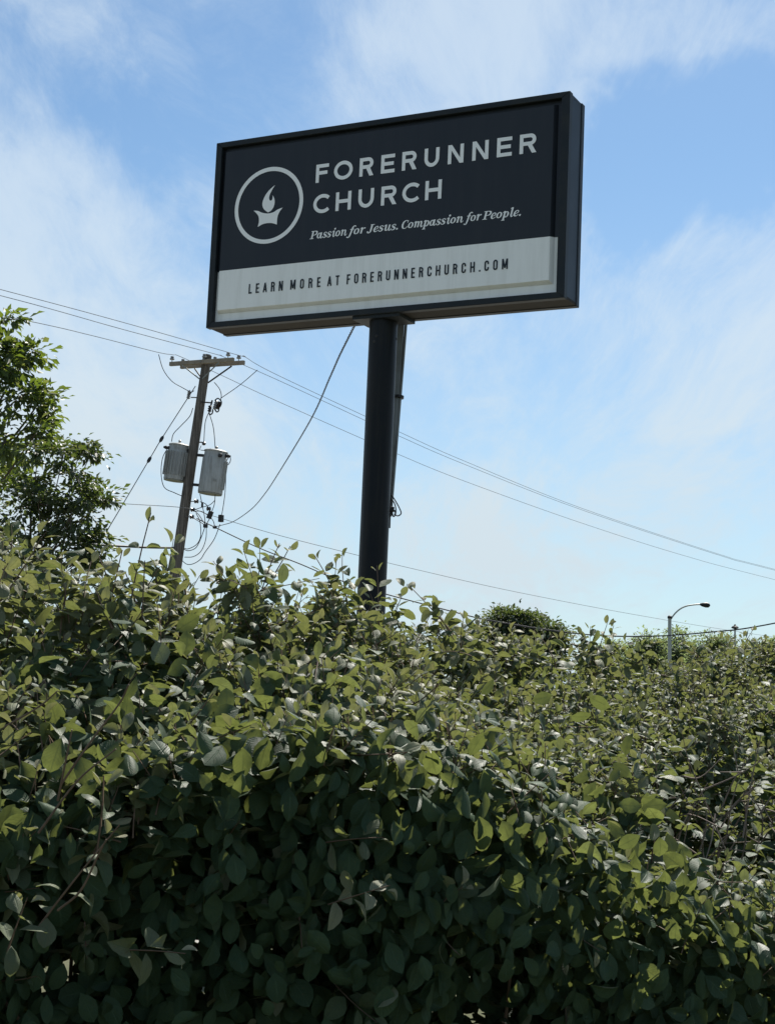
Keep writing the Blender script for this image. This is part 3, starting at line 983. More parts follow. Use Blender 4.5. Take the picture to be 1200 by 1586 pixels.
for q, rad, m in mbs:
    mb = MB()
    mb.tube(list(q), rad, 5)
    mb.build('strand', M[m], twr, smooth_=True)


# ------------------------------------------------------------------ street lamps
def street_lamp():
    Y = 113.0
    b = at(1037, 1100, Y)
    b[2] = 0
    L = thing('street_lamp', 'pale pole street lamp with curved arm and dark hooded head, right of the far trees', 'street lamp', b)
    tp = at(1036.5, 957.5, Y)
    mb = MB()
    mb.tube([b, (b + tp) / 2, tp], [.16, .14, .125], 14)
    mb.build('pole', M['lamp_pole'], L, smooth_=True)
    mb = MB()
    mb.lathe(tp, Z, [(.16, -.02), (.17, .10), (.12, .16), (.03, .22), (.001, .23)], 12)
    mb.build('cap', M['lamp_head'], L, smooth_=True)
    mb = MB()
    mb.tube(catmull([at(*p, Y) for p in ((1037, 961), (1044, 951), (1053, 943), (1063, 938.5), (1075, 936.5), (1084, 936))], 6), [.055] * 31, 8)
    mb.build('arm', M['lamp_pole'], L, smooth_=True)
    mb = MB()
    a, c = at(1083, 936, Y), at(1099, 937.8, Y)
    d = c - a
    l_ = np.linalg.norm(d)
    mb.lathe(a, d, [(.06, 0), (.14, l_ * .25), (.19, l_ * .6), (.17, l_ * .85), (.05, l_)], 12)
    hd = mb.build('lamp_head', M['lamp_head'], L, smooth_=True)
    mb = MB()
    mb.lathe(at(1093, 938.6, Y), -Z, [(.16, 0), (.13, .06), (.001, .08)], 10)
    mb.build('lens', M['lens'], L, smooth_=True)


street_lamp()
Y = 100.0
b = at(1138, 1100, Y)
b[2] = 0
L = thing('post_lamp', 'slim post with a small dark cap lamp near the right edge above the hedge', 'street lamp', b)
mb = MB()
tp = at(1137.5, 972, Y)
mb.tube([b, tp], [.075, .055], 10)
mb.build('post', M['lamp_pole'], L, smooth_=True)
mb = MB()
mb.lathe(tp, Z, [(.05, -.1), (.22, -.04), (.24, 0), (.18, .07), (.07, .13), (.05, .2), (.001, .21)], 12)
mb.build('lamp_head', M['lamp_head'], L, smooth_=True)


# ------------------------------------------------------------------ leaves, fast builder
ALONG = np.array([0, .14, .36, .62, .84, 1.0])
WID = np.array([0.05, .74, 1.0, .92, .58, 0.0])
PET = -.13


def leaf_arrays(P, D, Nn, length, width, fold, droop, wav, rng, curl=None):
    """P base, D tip direction, Nn upper normal; all (n,3). With curl: five columns and rolled margins, else three."""
    n = len(P)
    tw_ = rng.normal(0, .30, n)
    skew = rng.normal(0, .06, n)
    full = rng.uniform(-.12, .12, n)
    D = D / np.linalg.norm(D, axis=1)[:, None]
    S = np.cross(Nn, D)
    S /= np.linalg.norm(S, axis=1)[:, None] + 1e-9
    N2 = np.cross(D, S)
    vs_, al_, ac_ = [], [], []
    cols = (-1, 0, 1) if curl is None else (-1, -.55, 0, .55, 1)
    nc = len(cols)

    def put(t, a):
        tt = max(0.0, min(1.0, t))
        wv_ = np.interp(tt, ALONG, WID) * (1 + full * (1 - 2 * tt))
        x = a * wv_ * width * .5
        z = np.abs(x) * np.tan(fold) + x * np.tan(tw_ * tt) + rng.normal(0, 1, n) * wav * abs(a) * length - droop * length * t * abs(t)
        if curl is not None:
            z = z - curl * width * .5 * wv_ * abs(a) ** 2.4
            x = x * (1 - .16 * np.abs(curl) * abs(a))
        x = x + skew * length * 4 * tt * (1 - tt) * .5
        vs_.append(P + D * (t * length * (1 - .25 * droop * t))[:, None] + S * x[:, None] + N2 * z[:, None])
        al_.append(t)
        ac_.append(float(a))
    put(PET, -0.6)
    put(PET, 0.6)
    for t in ALONG[1:5]:
        for a in cols:
            put(t, a)
    put(1.0, 0)
    V = np.stack(vs_, 1)
    mid = 2 + nc // 2
    F = [(0, 1, mid)] + [(0, 2 + k + 1, 2 + k) for k in range(nc // 2)] + [(1, mid + k + 1, mid + k) for k in range(nc // 2)]
    for k in range(3):
        b_ = 2 + nc * k
        for j in range(nc - 1):
            F += [(b_ + j, b_ + j + 1, b_ + j + nc + 1), (b_ + j, b_ + j + nc + 1, b_ + j + nc)]
    b_ = 2 + nc * 3
    F += [(b_ + j, b_ + j + 1, b_ + nc) for j in range(nc - 1)]
    F = np.array(F)
    # wind every triangle so that its face looks along the upper side
    A = np.array([[ac_[i], al_[i]] for i in range(len(al_))])
    for k, (i, j, l) in enumerate(F):
        c_ = (A[j] - A[i])[0] * (A[l] - A[i])[1] - (A[j] - A[i])[1] * (A[l] - A[i])[0]
        if c_ > 0:
            F[k] = (i, l, j)
    return V, F, np.array(al_), np.array(ac_)


def tri_mesh(name, V, F, attrs, m, parent=None, origin=np.zeros(3)):
    me = bpy.data.meshes.new(name)
    me.vertices.add(len(V))
    me.vertices.foreach_set('co', (V - origin).astype(np.float32).ravel())
    me.loops.add(F.size)
    me.loops.foreach_set('vertex_index', F.astype(np.int32).ravel())
    me.polygons.add(len(F))
    me.polygons.foreach_set('loop_start', np.arange(0, F.size, 3, dtype=np.int32))
    try:
        me.polygons.foreach_set('loop_total', np.full(len(F), 3, dtype=np.int32))
    except Exception:
        pass
    me.polygons.foreach_set('use_smooth', np.ones(len(F), dtype=bool))
    for k, a in attrs.items():
        at_ = me.attributes.new(k, 'FLOAT', 'POINT')
        at_.data.foreach_set('value', a.astype(np.float32).ravel())
    me.materials.append(m)
    me.update(calc_edges=True)
    o_ = bpy.data.objects.new(name, me)
    COL.objects.link(o_)
    if parent is not None:
        o_.parent = parent
    return o_


def unit(a):
    return a / (np.linalg.norm(a, axis=-1, keepdims=True) + 1e-9)


# ------------------------------------------------------------------ trees
def tree(name, label, base, lobes, leaf, per, m, group=None, trunk_r=.16, seed=1, droop=.3, spread=.16, lean=None):
    rng = np.random.default_rng(seed)
    t = thing(name, label, 'tree', base, group)
    cen = np.mean([l[0] for l in lobes], 0)
    mb = MB()
    low_ = min(l[0][2] - l[1] for l in lobes)
    fork = np.array([base[0] * .6 + cen[0] * .4, base[1] * .6 + cen[1] * .4, max(low_ * .9, .5)])
    mb.tube(catmull([base, base * .5 + fork * .5 + rng.normal(0, .05, 3), fork, fork * .4 + cen * .6], 4), list(np.linspace(trunk_r, trunk_r * .5, 13)), 10)
    mb.build('trunk', M['bark'], t, smooth_=True)
    lm = MB()
    Ps, Ds, Ns, Ls = [], [], [], []
    for (c, r_) in lobes:
        c = np.asarray(c, float)
        st = fork * .5 + cen * .5 if c[2] > cen[2] - .2 else fork * .85 + cen * .15
        md = (st + c) / 2 + rng.normal(0, .35, 3) * r_ - np.array([0, 0, .35 * r_])
        lm.tube(catmull([st, md, c], 4), list(np.linspace(trunk_r * .17, trunk_r * .05, 9)), 6)
        ncl = max(4, int(per * r_ ** 2.2 / (leaf ** 1.6) * .02))
        for _ in range(ncl):
            d = unit(rng.normal(0, 1, 3))
            rr = r_ * rng.uniform(.35, 1.0) ** .6 * rng.uniform(.8, 1.12)
            cc = c + d * rr * np.array([1, 1, .85])
            if rng.random() < .55:
                lm.tube(catmull([c + d * rr * .15, c + d * rr * .6 + rng.normal(0, .05, 3) * r_, cc], 3), list(np.linspace(trunk_r * .09, trunk_r * .03, 7)), 4)
            k = rng.integers(30, 60)
            off = rng.normal(0, 1, (k, 3)) * spread * np.array([1.15, 1.15, .6]) * rng.uniform(.6, 1.3)
            Ps.append(cc + off)
            Ds.append(unit(d * .7 + off / spread * .5 + rng.normal(0, .5, (k, 3)) - np.array([0, 0, droop])))
            Ns.append(unit(np.array([0, 0, 1.0]) + d * .4 + rng.normal(0, .45, (k, 3))))
            Ls.append(leaf * rng.uniform(.6, 1.25, k))
    lm.build('limbs', M['bark'], t, smooth_=True)
    P, D, Nn, Lg = (np.concatenate(q) for q in (Ps, Ds, Ns, Ls))
    S = unit(np.cross(Nn, D))
    N2 = np.cross(D, S)
    n = len(P)
    a = P
    b_ = P + D * (Lg * .5)[:, None] + S * (Lg * .26)[:, None] + N2 * (Lg * .08)[:, None]
    c_ = P + D * (Lg * .5)[:, None] - S * (Lg * .26)[:, None] + N2 * (Lg * .08)[:, None]
    e_ = P + D * Lg[:, None] - N2 * (Lg * .12)[:, None]
    V = np.stack([a, b_, e_, c_], 1).reshape(-1, 3)
    F = np.array([[0, 1, 2], [0, 2, 3]])[None] + 4 * np.arange(n)[:, None, None]
    tint = np.repeat(rng.beta(2, 2, n), 4)
    o_ = tri_mesh('crown', V, F.reshape(-1, 3), {'tint': tint, 'young_lit': np.repeat((rng.random(n) < .12) * .5, 4)}, m, t, np.array(base))
    o_['kind'] = 'stuff'
    return t


def lob(lst, Y, jit, seed):
    rng = np.random.default_rng(seed)
    out = []
    for px, py, rp in lst:
        y = Y + rng.uniform(-jit, jit)
        out.append((at(px, py, y), rp * y / FPX))
    return out


YT = 30.0
b = at(-130, 900, YT)
b[2] = 0
tree('broadleaf_tree', 'tall bright green tree at the left edge, top cut by the frame edge', b,
     lob([(0, 500, 30), (20, 555, 26), (48, 545, 12), (-15, 560, 55), (25, 620, 42), (58, 640, 30), (70, 612, 18), (10, 680, 50), (55, 672, 26), (-30, 700, 60), (-90, 600, 80), (-120, 700, 90), (-160, 560, 80),
          (-200, 680, 90), (-90, 520, 55), (-60, 640, 60), (15, 745, 30), (-200, 780, 60)], YT, .9, 5), .19, 120.0, M['tree_leaf'], trunk_r=.24, seed=3, spread=.13)
YT = 26.0
b = at(-20, 900, YT)
b[2] = 0
tree('ornamental_tree', 'dark loose-leaved tree behind the left end of the hedge', b,
     lob([(100, 700, 24), (128, 685, 16), (120, 740, 34), (142, 702, 10), (142, 762, 20), (85, 760, 36), (50, 740, 26), (60, 810, 42), (110, 800, 34), (132, 797, 18), (30, 780, 38), (20, 850, 48), (80, 855, 34),
          (118, 845, 22), (-20, 800, 55), (-60, 850, 50), (140, 855, 12), (-40, 740, 36), (160, 772, 8), (60, 700, 14), (40, 905, 55), (105, 885, 34), (150, 835, 16), (150, 870, 18), (60, 780, 40), (125, 765, 26)], YT, .7, 8), .125, 85.0, M['dark_tree_leaf'], trunk_r=.11, seed=4, spread=.10)
YT = 95.0
b = at(800, 1100, YT)
b[2] = 0
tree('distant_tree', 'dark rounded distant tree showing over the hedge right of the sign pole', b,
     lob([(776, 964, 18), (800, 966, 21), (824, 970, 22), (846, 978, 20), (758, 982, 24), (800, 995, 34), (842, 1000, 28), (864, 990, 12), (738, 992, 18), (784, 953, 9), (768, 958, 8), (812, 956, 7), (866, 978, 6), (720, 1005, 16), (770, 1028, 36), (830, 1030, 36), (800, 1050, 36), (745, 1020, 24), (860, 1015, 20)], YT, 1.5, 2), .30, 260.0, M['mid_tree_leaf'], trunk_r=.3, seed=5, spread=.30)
gt = 'pale distant trees along the horizon at the right'
for i, (lst, YT, lab) in enumerate((
        ([(998, 983, 18), (1012, 993, 20), (985, 998, 18), (1004, 1005, 20)], 130, 'pale distant tree just left of the street lamp pole'),
        ([(1042, 972, 14), (1054, 982, 14), (1030, 984, 14), (1045, 1000, 22)], 140, 'small pale distant tree behind the street lamp pole'),
        ([(1096, 984, 18), (1120, 988, 18), (1080, 996, 16), (1108, 1004, 24)], 130, 'pale distant tree between the street lamp and the slim post'),
        ([(1163, 990, 16), (1182, 996, 18), (1205, 992, 22), (1240, 994, 28)], 120, 'distant tree at the right edge beyond the slim post'),
        ([(930, 1000, 12), (945, 1005, 12)], 140, 'low distant tree peeping over the hedge left of the street lamp'))):
    lst = [(q[0], q[1] + (9 if YT > 125 else 14), q[2] * .85) for q in lst]
    mx_ = np.mean([q[0] for q in lst])
    lst = lst + [(mx_ - 14, 1030, 26), (mx_ + 12, 1036, 28), (mx_, 1058, 28), (mx_ + 6, 1012, 24)]
    b = at(mx_, 1110, YT)
    b[2] = 0
    tree('distant_tree', lab, b, lob(lst, YT, 1.0, 20 + i), .27, 120.0, M['hazed_tree_leaf'], gt, trunk_r=.25, seed=30 + i, spread=.34)

# ------------------------------------------------------------------ hedge
COLS = [-350, 0, 300, 600, 900, 1200, 1550, 2050]
ROWS = [                                                  # low, low, low, lip of the steep face, then the gentle crown
    [(1900, 3.25), (1580, 2.95), (1480, 2.86), (1370, 2.82), (1180, 3.02), (1055, 3.35), (1000, 3.7)],
    [(1900, 3.72), (1560, 3.34), (1440, 3.22), (1320, 3.14), (1160, 3.32), (1050, 3.75), (990, 4.2)],
    [(1900, 3.90), (1450, 3.54), (1310, 3.46), (1170, 3.38), (1080, 3.70), (1008, 4.25), (950, 4.9)],
    [(1900, 4.20), (1480, 3.74), (1310, 3.67), (1135, 3.60), (1085, 4.1), (1048, 5.0), (1006, 5.9)],
    [(1900, 4.60), (1560, 4.10), (1430, 4.03), (1310, 3.98), (1215, 4.75), (1122, 6.0), (1052, 7.4)],
    [(1900, 4.80), (1660, 4.45), (1560, 4.36), (1460, 4.32), (1310, 5.0), (1165, 6.9), (1068, 8.7)],
    [(1900, 5.30), (1760, 5.05), (1680, 4.96), (1590, 4.9), (1360, 5.7), (1175, 7.8), (1070, 9.6)],
    [(1900, 6.30), (1800, 6.05), (1740, 5.95), (1660, 5.9), (1440, 6.8), (1220, 9.0), (1074, 10.9)],
]
G = np.array([[at(c, py, y) for (py, y) in rw] for c, rw in zip(COLS, ROWS)])        # (7, 7, 3)
# foot row on the ground below, then the far top edge and the back
foot = G[:, 0].copy()
foot[:, 2] = .02
run = unit(G[-1, -1] - G[0, -1])
bk = unit(np.array([-run[1], run[0], 0]))
top2 = G[:, -1] + bk * .55 + np.array([0, 0, -.02])
back = G[:, -1] + bk * .95 - np.array([0, 0, .7])
G = np.concatenate([foot[:, None], G, top2[:, None], back[:, None]], 1)              # (7, 10, 3)
NC, NR = G.shape[:2]


def cr(P, t):
    """Catmull-Rom over axis 0 of P at float array t (per sample P has shape (k,n,3))"""
    k = P.shape[0]
    i = np.clip(np.floor(t).astype(int), 0, k - 2)
    f = (t - i)[:, None]
    n_ = np.arange(P.shape[1])
    a = P[np.clip(i - 1, 0, k - 1), n_]
    b_ = P[i, n_]
    c = P[i + 1, n_]
    d = P[np.clip(i + 2, 0, k - 1), n_]
    return .5 * (2 * b_ + (c - a) * f + (2 * a - 5 * b_ + 4 * c - d) * f ** 2 + (3 * b_ - a - 3 * c + d) * f ** 3)


def surf(s, t):
    n_ = len(s)
    rows = np.stack([cr(np.repeat(G[:, r_][:, None], n_, 1), s) for r_ in range(NR)], 0)
    return cr(rows, t)


def surf_n(s, t):
    e_ = .02
    s0, s1_ = np.clip(s - e_, 0, NC - 1), np.clip(s + e_, 0, NC - 1)
    t0, t1_ = np.clip(t - e_, 0, NR - 1), np.clip(t + e_, 0, NR - 1)
    du = surf(s1_, t) - surf(s0, t)
    dv_ = surf(s, t1_) - surf(s, t0)
    return unit(np.cross(du, dv_))


# value noise for the lumps and gaps
_lat = RNG.random((24, 24, 24))


def vnoise(P, sc):
    q = P * sc + 50.3
    i = np.floor(q).astype(int)
    f = q - i
    f = f * f * (3 - 2 * f)
    r_ = 0
    for dx in (0, 1):
        for dy in (0, 1):
            for dz in (0, 1):
                w_ = (f[:, 0] if dx else 1 - f[:, 0]) * (f[:, 1] if dy else 1 - f[:, 1]) * (f[:, 2] if dz else 1 - f[:, 2])
                r_ = r_ + w_ * _lat[(i[:, 0] + dx) % 24, (i[:, 1] + dy) % 24, (i[:, 2] + dz) % 24]
    return r_


# area-weighted sampling of the surface
gs, gt_ = np.meshgrid(np.linspace(0, NC - 1, 121), np.linspace(0, NR - 1, 181), indexing='ij')
gp_ = surf(gs.ravel(), gt_.ravel()).reshape(121, 181, 3)
cell = np.linalg.norm(np.cross(gp_[1:, :-1] - gp_[:-1, :-1], gp_[:-1, 1:] - gp_[:-1, :-1]), axis=2)
cp_ = cell / cell.sum()
AREA = cell.sum()
CUM = np.cumsum(cp_.ravel())


def sample(n_, rng):
    k = np.searchsorted(CUM, rng.random(n_))
    k = np.clip(k, 0, CUM.size - 1)
    i, j = np.divmod(k, 180)
    s = (i + rng.random(n_)) / 120 * (NC - 1)
    t = (j + rng.random(n_)) / 180 * (NR - 1)
    return s, t


def lump(P):
    return (vnoise(P, 2.1) - .5) * .40 + (vnoise(P + 7.7, 4.6) - .5) * .16


rng = np.random.default_rng(21)
hb = at(450, 1500, 3.6)
hedge = thing('hedge', 'dense leafy green hedge filling the lower half, sunlit on top and dark below', 'hedge', (hb[0], hb[1], 0))
HO = np.array([hb[0], hb[1], 0.0])
SHOOT_DENS = 275
ns = int(AREA * SHOOT_DENS)
s, t = sample(ns, rng)
P0 = surf(s, t)
N0 = surf_n(s, t)
bumpv = vnoise(P0, 2.6) * .65 + vnoise(P0, 6.5) * .35
keep = np.ones(ns, bool)
# below the picture's lower edge and on the back the cover can be thinner
keep &= ~((s > 5.7) & (rng.random(ns) < .4))
keep &= ~((t < 1.6) & (rng.random(ns) < .55)) & ~((t > 8.2) & (rng.random(ns) < .5))
# hollow of bare twigs at the right
HOL = at(1120, 1285, 5.15)
hol_d = np.linalg.norm((P0 - HOL) / np.array([.31, .9, .20]), axis=1)
keep &= ~((hol_d < 1) & (rng.random(ns) < .97))
keep &= ~((bumpv < .37) & (rng.random(ns) < .85))
P0, N0, t, s, bumpv = P0[keep], N0[keep], t[keep], s[keep], bumpv[keep]
ns = len(P0)
topness = np.clip((t - 3.75) / .9, 0, 1)                 # 0 on the steep front, 1 on the sunlit crown
P0 = P0 + N0 * (lump(P0) + (bumpv - .5) * (.12 + .14 * topness))[:, None]
L_D, L_P, L_N, L_len, L_w, L_fold, L_droop, L_young_lit = [], [], [], [], [], [], [], []
stems_v, stem_pts = MB(), []
upv = np.array([0, 0, 1.0])
shoot_dirs = unit(N0 * (.75 - .35 * topness)[:, None] + upv * (.10 + .55 * topness)[:, None] + rng.normal(0, .48, (ns, 3)))


def add_shoot(p, d, length, nodes, leaf_len, young_tip, rng, sunny=1.0, up_bias=0.0):
    """a stem with opposite, crossed pairs of leaves, smaller and younger to the tip"""
    side = unit(np.cross(d, unit(rng.normal(0, 1, 3))))
    bend = rng.normal(0, .10, 3) * length + np.array([0, 0, up_bias * .1 * length])
    pts = [p + d * length * k / 4 + bend * (k / 4) ** 2 for k in range(5)]
    stem_pts.append((pts, .0022 if length < .2 else .0030))
    lit_base = rng.beta(.75, 1.8) * (.12 + .82 * sunny)  # sunlit cream put into the leaf colour, stronger on the crown
    for k in range(nodes):
        f = (k + .6) / nodes
        x = f * 4
        i = min(3, int(x))
        q = pts[i] + (pts[i + 1] - pts[i]) * (x - i)
        sd = side if k % 2 == 0 else np.cross(d, side)
        young_lit = young_tip * max(0.0, (f - .62) / .38)
        ll = leaf_len * (1.0 - .52 * max(0, f - .45) / .55) * rng.uniform(.75, 1.2)
        for sg in (-1, 1):
            out = sd * sg
            spread_ = 1.15 - .75 * max(0, (f - .5) / .5)
            ld = unit(out * spread_ + d * (.15 + .8 * f) + rng.normal(0, .2, 3) - upv * .22 * (1 - f))
            # the blade turns its upper face to the light or, on the steep front, outwards
            nn_ = unit(d * .45 + upv * .75 + rng.normal(0, .38, 3))
            L_P.append(q + out * .006 + ld * .008)
            L_D.append(ld)
            L_N.append(nn_)
            L_len.append(ll * rng.uniform(.85, 1.12))
            L_w.append(ll * rng.uniform(.56, .78) * (1 - .2 * young_lit))
            L_fold.append(rng.uniform(.05, .42) + .4 * young_lit)
            L_droop.append(rng.uniform(.0, .75) * (1 - .6 * young_lit))
            L_young_lit.append(min(1.0, young_lit + lit_base))


for k in range(ns):
    tp = topness[k]
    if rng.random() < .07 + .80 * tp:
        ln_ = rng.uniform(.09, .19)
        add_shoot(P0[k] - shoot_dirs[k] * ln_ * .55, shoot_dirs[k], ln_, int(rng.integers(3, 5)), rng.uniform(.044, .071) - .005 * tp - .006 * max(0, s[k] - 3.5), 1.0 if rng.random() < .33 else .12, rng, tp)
    else:
        # shingled face leaves hanging from twigs inside
        for _ in range(int(rng.integers(3, 6))):
            q = P0[k] + rng.normal(0, .05, 3) - N0[k] * rng.uniform(-.01, .09)
            nn_ = unit(N0[k] * .9 + upv * .40 + rng.normal(0, .27, 3))
            dn = unit(-upv * .75 + N0[k] * .25 + rng.normal(0, .55, 3))
            dn = unit(dn - nn_ * (dn @ nn_))
            ll = .036 + .046 * rng.beta(1.5, 1.6)
            L_P.append(q - dn * ll * .5)
            L_D.append(dn)
            L_N.append(nn_)
            L_len.append(ll)
            L_w.append(ll * rng.uniform(.60, .80))
            L_fold.append(rng.uniform(.0, .28))
            L_droop.append(rng.uniform(-.05, .35))
            L_young_lit.append(0.0)
# tall shoots that break the skyline (photo pixel of the tip, distance, length)
for px, py, Y_, ln_ in ((256, 892, 4.4, .2), (282, 898, 4.5, .2), (236, 884, 4.3, .2), (205, 880, 4.25, .2), (185, 872, 4.2, .2), (262, 915, 4.3, .18), (295, 905, 4.5, .2), (225, 908, 4.2, .18), (270, 905, 4.4, .2),
                        (215, 826, 4.15, .26), (62, 850, 4.0, .2), (130, 862, 4.1, .18), (340, 872, 4.7, .16), (373, 868, 4.8, .18), (272, 835, 4.5, .16), (420, 850, 4.95, .2), (455, 857, 5.1, .2),
                        (497, 858, 5.2, .22), (520, 868, 5.25, .18), (545, 892, 5.4, .17), (590, 885, 5.5, .24), (622, 905, 5.7, .16), (650, 918, 5.8, .2), (672, 942, 5.9, .14), (715, 950, 6.2, .15), (745, 972, 6.4, .13),
                        (770, 985, 6.6, .14), (845, 968, 6.9, .2), (915, 972, 7.2, .18), (965, 968, 7.5, .22), (938, 975, 7.3, .2), (1058, 990, 7.9, .15), (1110, 990, 8.3, .15), (1168, 978, 8.5, .24), (1010, 1000, 7.7, .14),
                        (300, 880, 4.7, .16), (165, 850, 4.2, .2), (95, 870, 4.0, .16), (20, 868, 3.9, .18), (880, 990, 7.1, .14)):
    tip = at(px, py, Y_)
    d = unit(np.array([rng.normal(0, .40), rng.normal(0, .3), 1.0]))
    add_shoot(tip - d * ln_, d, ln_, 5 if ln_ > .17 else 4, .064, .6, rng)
    for _ in range(3):
        d2 = unit(d + rng.normal(0, .35, 3))
        l2 = ln_ * rng.uniform(.6, .9)
        b2 = tip - d * ln_ + rng.normal(0, .035, 3)
        add_shoot(b2 - d2 * .03, d2, l2, 4, rng.uniform(.055, .07), .5, rng)
# bright side twigs standing proud of the shaded face
for px, py, Y_, dx, dz, ln_ in ((150, 1310, 3.12, .55, .8, .22), (175, 1215, 3.25, .2, .9, .2), (330, 1095, 3.6, .7, .7, .22), (600, 1290, 3.55, .9, .2, .16), (560, 1120, 4.05, .5, .85, .2), (455, 1120, 3.95, -.2, .9, .2),
                                (595, 1130, 4.1, .4, .9, .18), (730, 1120, 4.35, .3, .9, .18), (1015, 1250, 4.75, .0, 1.0, .2), (1070, 1250, 4.8, .4, .9, .2), (1175, 1300, 4.7, .2, 1, .16), (1165, 1330, 4.65, .6, .7, .16),
                                (285, 1470, 3.2, .9, .1, .14), (600, 1370, 3.45, .7, .3, .15), (40, 1390, 3.05, .3, .9, .12), (1190, 1395, 4.4, .5, .8, .16), 
                                (780, 1300, 4.1, .7, .4, .14), (60, 1060, 3.6, .7, .7, .2), (1060, 1340, 4.6, .5, .6, .15)):
    d = unit(np.array([dx, -.35, dz]))
    tip = at(px, py, Y_)
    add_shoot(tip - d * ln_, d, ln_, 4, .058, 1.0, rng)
n_outer = len(L_P)
# inner layers: simpler and simpler, deep enough to close the hedge
for depth, dens in ((.10, 480), (.20, 460), (.32, 460), (.46, 420), (.65, 380)):
    n_ = int(AREA * dens)
    s_, t__ = sample(n_, rng)
    N_s = surf_n(s_, t__)
    p_ = surf(s_, t__)
    p_ = p_ + N_s * (lump(p_) - depth * rng.uniform(.6, 1.4, n_))[:, None]
    hd_ = np.linalg.norm((p_ - HOL) / np.array([.29, .9, .18]), axis=1)
    ok = (p_[:, 2] > .03) & ((hd_ > 1) | (rng.random(n_) < .04))
    if depth < .15:
        ok &= vnoise(p_, 2.6) * .65 + vnoise(p_, 6.5) * .35 > .40
    p_, N_s = p_[ok], N_s[ok]
    n_ = len(p_)
    nn_ = unit(N_s * .7 + upv * .5 + rng.normal(0, .5, (n_, 3)))
    dn = unit(-upv * .4 + rng.normal(0, .8, (n_, 3)))
    dn = unit(dn - nn_ * np.sum(dn * nn_, 1)[:, None])
    ll = rng.uniform(.055, .085, n_)
    L_P += list(p_)
    L_D += list(dn)
    L_N += list(nn_)
    L_len += list(ll)
    L_w += list(ll * rng.uniform(.55, .7, n_))
    L_fold += list(rng.uniform(0, .3, n_))
    L_droop += list(rng.uniform(-.05, .35, n_))
    L_young_lit += [0.0] * n_
L_P, L_D, L_N, L_len, L_w, L_fold, L_droop, L_young_lit = (np.array(q) for q in (L_P, L_D, L_N, L_len, L_w, L_fold, L_droop, L_young_lit))
ok = L_P[:, 2] > .02
L_outer = (np.arange(len(L_P)) < n_outer)[ok]
L_P, L_D, L_N, L_len, L_w, L_fold, L_droop, L_young_lit = (q[ok] for q in (L_P, L_D, L_N, L_len, L_w, L_fold, L_droop, L_young_lit))
nl = len(L_P)
NO = int(L_outer.sum())                                  # outer leaves come first
L_len = np.minimum(L_len, .066 + .2 * (L_len - .066))
L_w = np.minimum(L_w, L_len * .8)
V, F, AL, AC = leaf_arrays(L_P[:NO], L_D[:NO], L_N[:NO], L_len[:NO], L_w[:NO], L_fold[:NO], L_droop[:NO], .016, rng, rng.normal(.12, .38, NO))
VI, FI, ALI, ACI = leaf_arrays(L_P[NO:], L_D[NO:], L_N[NO:], L_len[NO:], L_w[NO:], L_fold[NO:], L_droop[NO:], .03, rng)
nl, ni = NO, nl - NO
tint_i = rng.beta(1.8, 2.2, ni)
nv = V.shape[1]
tint = rng.beta(1.8, 2.2, nl)

# the 300 leaves that show largest become parts of their own
ctr = V.mean(1)
x_, y_, w_ = project(ctr)
infr = (w_ > .2) & (x_ > 8) & (x_ < 1192) & (y_ > 820) & (y_ < 1580)
Vf = V.reshape(-1, 3)
Ff = (F[None] + nv * np.arange(nl)[:, None, None]).reshape(-1, 3)
nvi = VI.shape[1]
FIf = (FI[None] + nvi * np.arange(ni)[:, None, None]).reshape(-1, 3)
bvh = BVHTree.FromPolygons(np.concatenate([Vf, VI.reshape(-1, 3)]).tolist(), np.concatenate([Ff, FIf + len(Vf)]).tolist(), all_triangles=True)
cand = np.where(infr)[0]
# projected blade area from the outline
ol = V[cand][:, [2, 7, 12, 17, 22, 21, 16, 11, 6]]
ox, oy, _ = project(ol.reshape(-1, 3))
ox, oy = ox.reshape(-1, 9), oy.reshape(-1, 9)
area = .5 * np.abs(np.sum(ox * np.roll(oy, -1, 1) - oy * np.roll(ox, -1, 1), 1))
o_ = np.argsort(-area)[:9000]
cand, area = cand[o_], area[o_]
camv = Vector(CAM)
vis = np.zeros(len(cand))
for k, i in enumerate(cand):
    hits = 0
    for q in (V[i, 9], V[i, 8], V[i, 10], V[i, 14], V[i, 4]):
        d = Vector(q) - camv
        L_ = d.length
        h = bvh.ray_cast(camv, d / L_, L_ + .05)
        if h[2] is not None and h[2] // len(F) == i:
            hits += 1
    vis[k] = hits / 5
best = cand[np.argsort(-(area * vis))[:300]]
isbest = np.zeros(nl, bool)
isbest[best] = True


def attrs_for(idx):
    n_ = len(idx)
    return {'tint': np.repeat(tint[idx], nv), 'young_lit': np.repeat(L_young_lit[idx], nv), 'along': np.tile(AL, n_), 'across': np.tile(AC, n_)}


rest = np.where(~isbest)[0]
fo = tri_mesh('foliage', V[rest].reshape(-1, 3), (F[None] + nv * np.arange(len(rest))[:, None, None]).reshape(-1, 3), attrs_for(rest), M['leaf'], hedge, HO)
fo['kind'] = 'stuff'
fi = tri_mesh('inner_foliage', VI.reshape(-1, 3), FIf, {'tint': np.repeat(tint_i, nvi), 'young_lit': np.zeros(ni * nvi), 'along': np.tile(ALI, ni), 'across': np.tile(ACI, ni)}, M['leaf'], hedge, HO)
fi['kind'] = 'stuff'
for i in best:
    lf = tri_mesh('leaf', V[i], F, attrs_for(np.array([i])), M['leaf'], hedge, L_P[i])
    lf.location = tuple(L_P[i] - HO)

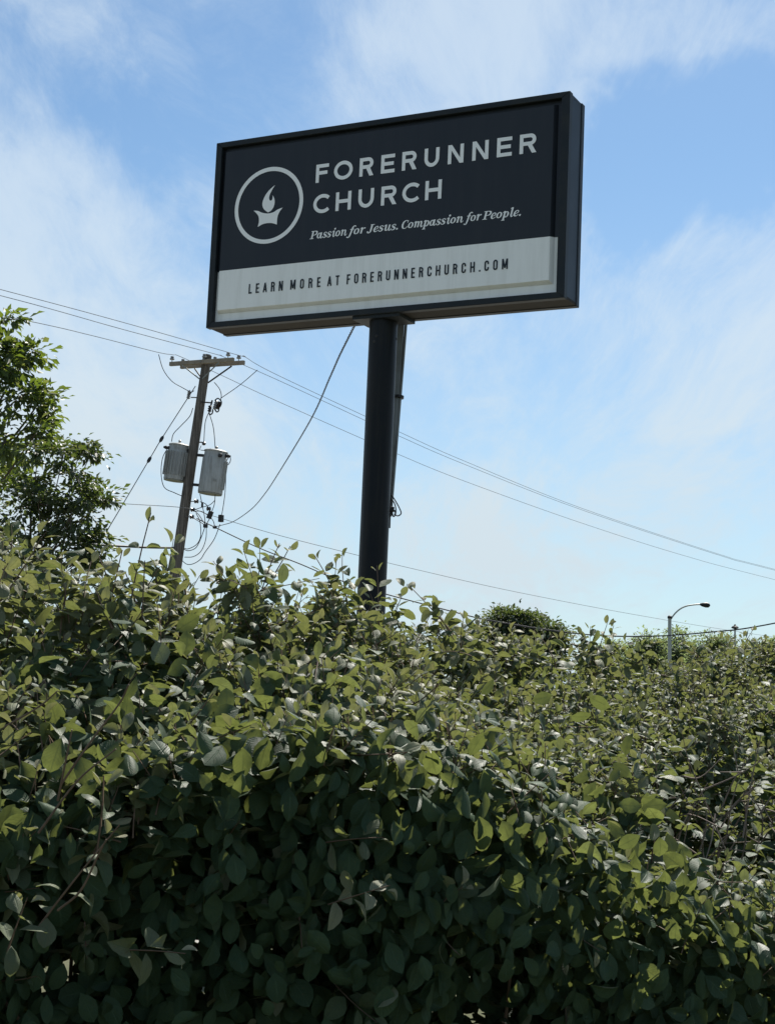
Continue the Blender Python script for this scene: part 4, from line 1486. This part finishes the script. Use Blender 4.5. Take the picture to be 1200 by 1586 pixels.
# twigs carrying the leaves
sv, sf = [], []
for pts, r_ in stem_pts:
    base_i = len(sv)
    for k, p in enumerate(pts):
        d = unit(pts[min(k + 1, 4)] - pts[max(k - 1, 0)])
        u_ = unit(np.cross(d, (.3, .2, .9)))
        v__ = np.cross(d, u_)
        rr = r_ * (1 - .12 * k)
        sv += [p + u_ * rr, p - u_ * rr * .5 + v__ * rr * .87, p - u_ * rr * .5 - v__ * rr * .87]
    for k in range(4):
        for j in range(3):
            a, b_ = base_i + k * 3 + j, base_i + k * 3 + (j + 1) % 3
            sf += [(a, b_, b_ + 3), (a, b_ + 3, a + 3)]
st_o = tri_mesh('twigs', np.array(sv), np.array(sf), {}, M['twig'], hedge, HO)
st_o['kind'] = 'stuff'
# main branches inside and the bare twigs of the hollow
for k in range(30):
    s_ = np.array([rng.uniform(.2, NC - 1.2)])
    t__ = np.array([rng.uniform(3.0, 6.8)])
    tip = surf(s_, t__ + 1.0)[0] - surf_n(s_, t__ + 1.0)[0] * rng.uniform(.08, .18)
    bs = tip + np.array([rng.normal(0, .2), rng.uniform(.45, .9), 0])
    bs[2] = 0
    mb = MB()
    mb.tube(catmull([bs, bs * .5 + tip * .5 + rng.normal(0, .07, 3) + np.array([0, .12, 0]), tip], 5), list(np.linspace(.008, .003, 11)), 6)
    mb.build('branch', M['twig'], hedge, smooth_=True)
for k in range(44):
    a = HOL + rng.normal(0, 1, 3) * np.array([.17, .14, .09]) + np.array([0.02, .22, -.08])
    d = unit(np.array([rng.normal(.1, .5), -.45 + rng.normal(0, .25), .55 + rng.normal(0, .35)]))
    ln_ = rng.uniform(.14, .34)
    mb = MB()
    pts = catmull([a, a + d * ln_ * .5 + rng.normal(0, .012, 3), a + d * ln_ + rng.normal(0, .02, 3)], 4)
    mb.tube(pts, list(np.linspace(.0032, .0015, len(pts))), 5)
    if rng.random() < .6:
        q = pts[5]
        d2 = unit(d + rng.normal(0, .6, 3))
        mb.tube([q, q + d2 * ln_ * .35], [.0022, .0012], 4)
    mb.build('bare_twig', M['bare_twig'], hedge, smooth_=True)
# long twigs showing between the leaves of the near face
for pts, Y_ in ((((95, 1215), (140, 1150), (185, 1090), (200, 1060)), 3.22), (((60, 1290), (120, 1210), (180, 1160)), 3.18), (((90, 1410), (125, 1380), (150, 1330), (165, 1300)), 3.06),
                (((610, 1105), (650, 1085), (680, 1060)), 4.15), (((0, 1130), (60, 1095), (90, 1070)), 3.42), (((520, 1150), (548, 1205), (560, 1230)), 3.75), (((90, 1240), (100, 1190), (112, 1130)), 3.2)):
    mb = MB()
    P = catmull([at(px, py, Y_ + .05 - .04 * i) for i, (px, py) in enumerate(pts)], 5)
    mb.tube(P, list(np.linspace(.0026, .0014, len(P))), 6)
    mb.build('branch', M['twig'], hedge, smooth_=True)
print('hedge leaves', nl, ni, stamp_tris := sum(len(o.data.polygons) for o in SC.objects if o.type == 'MESH'), 'area', AREA, 'hollow', project(HOL))
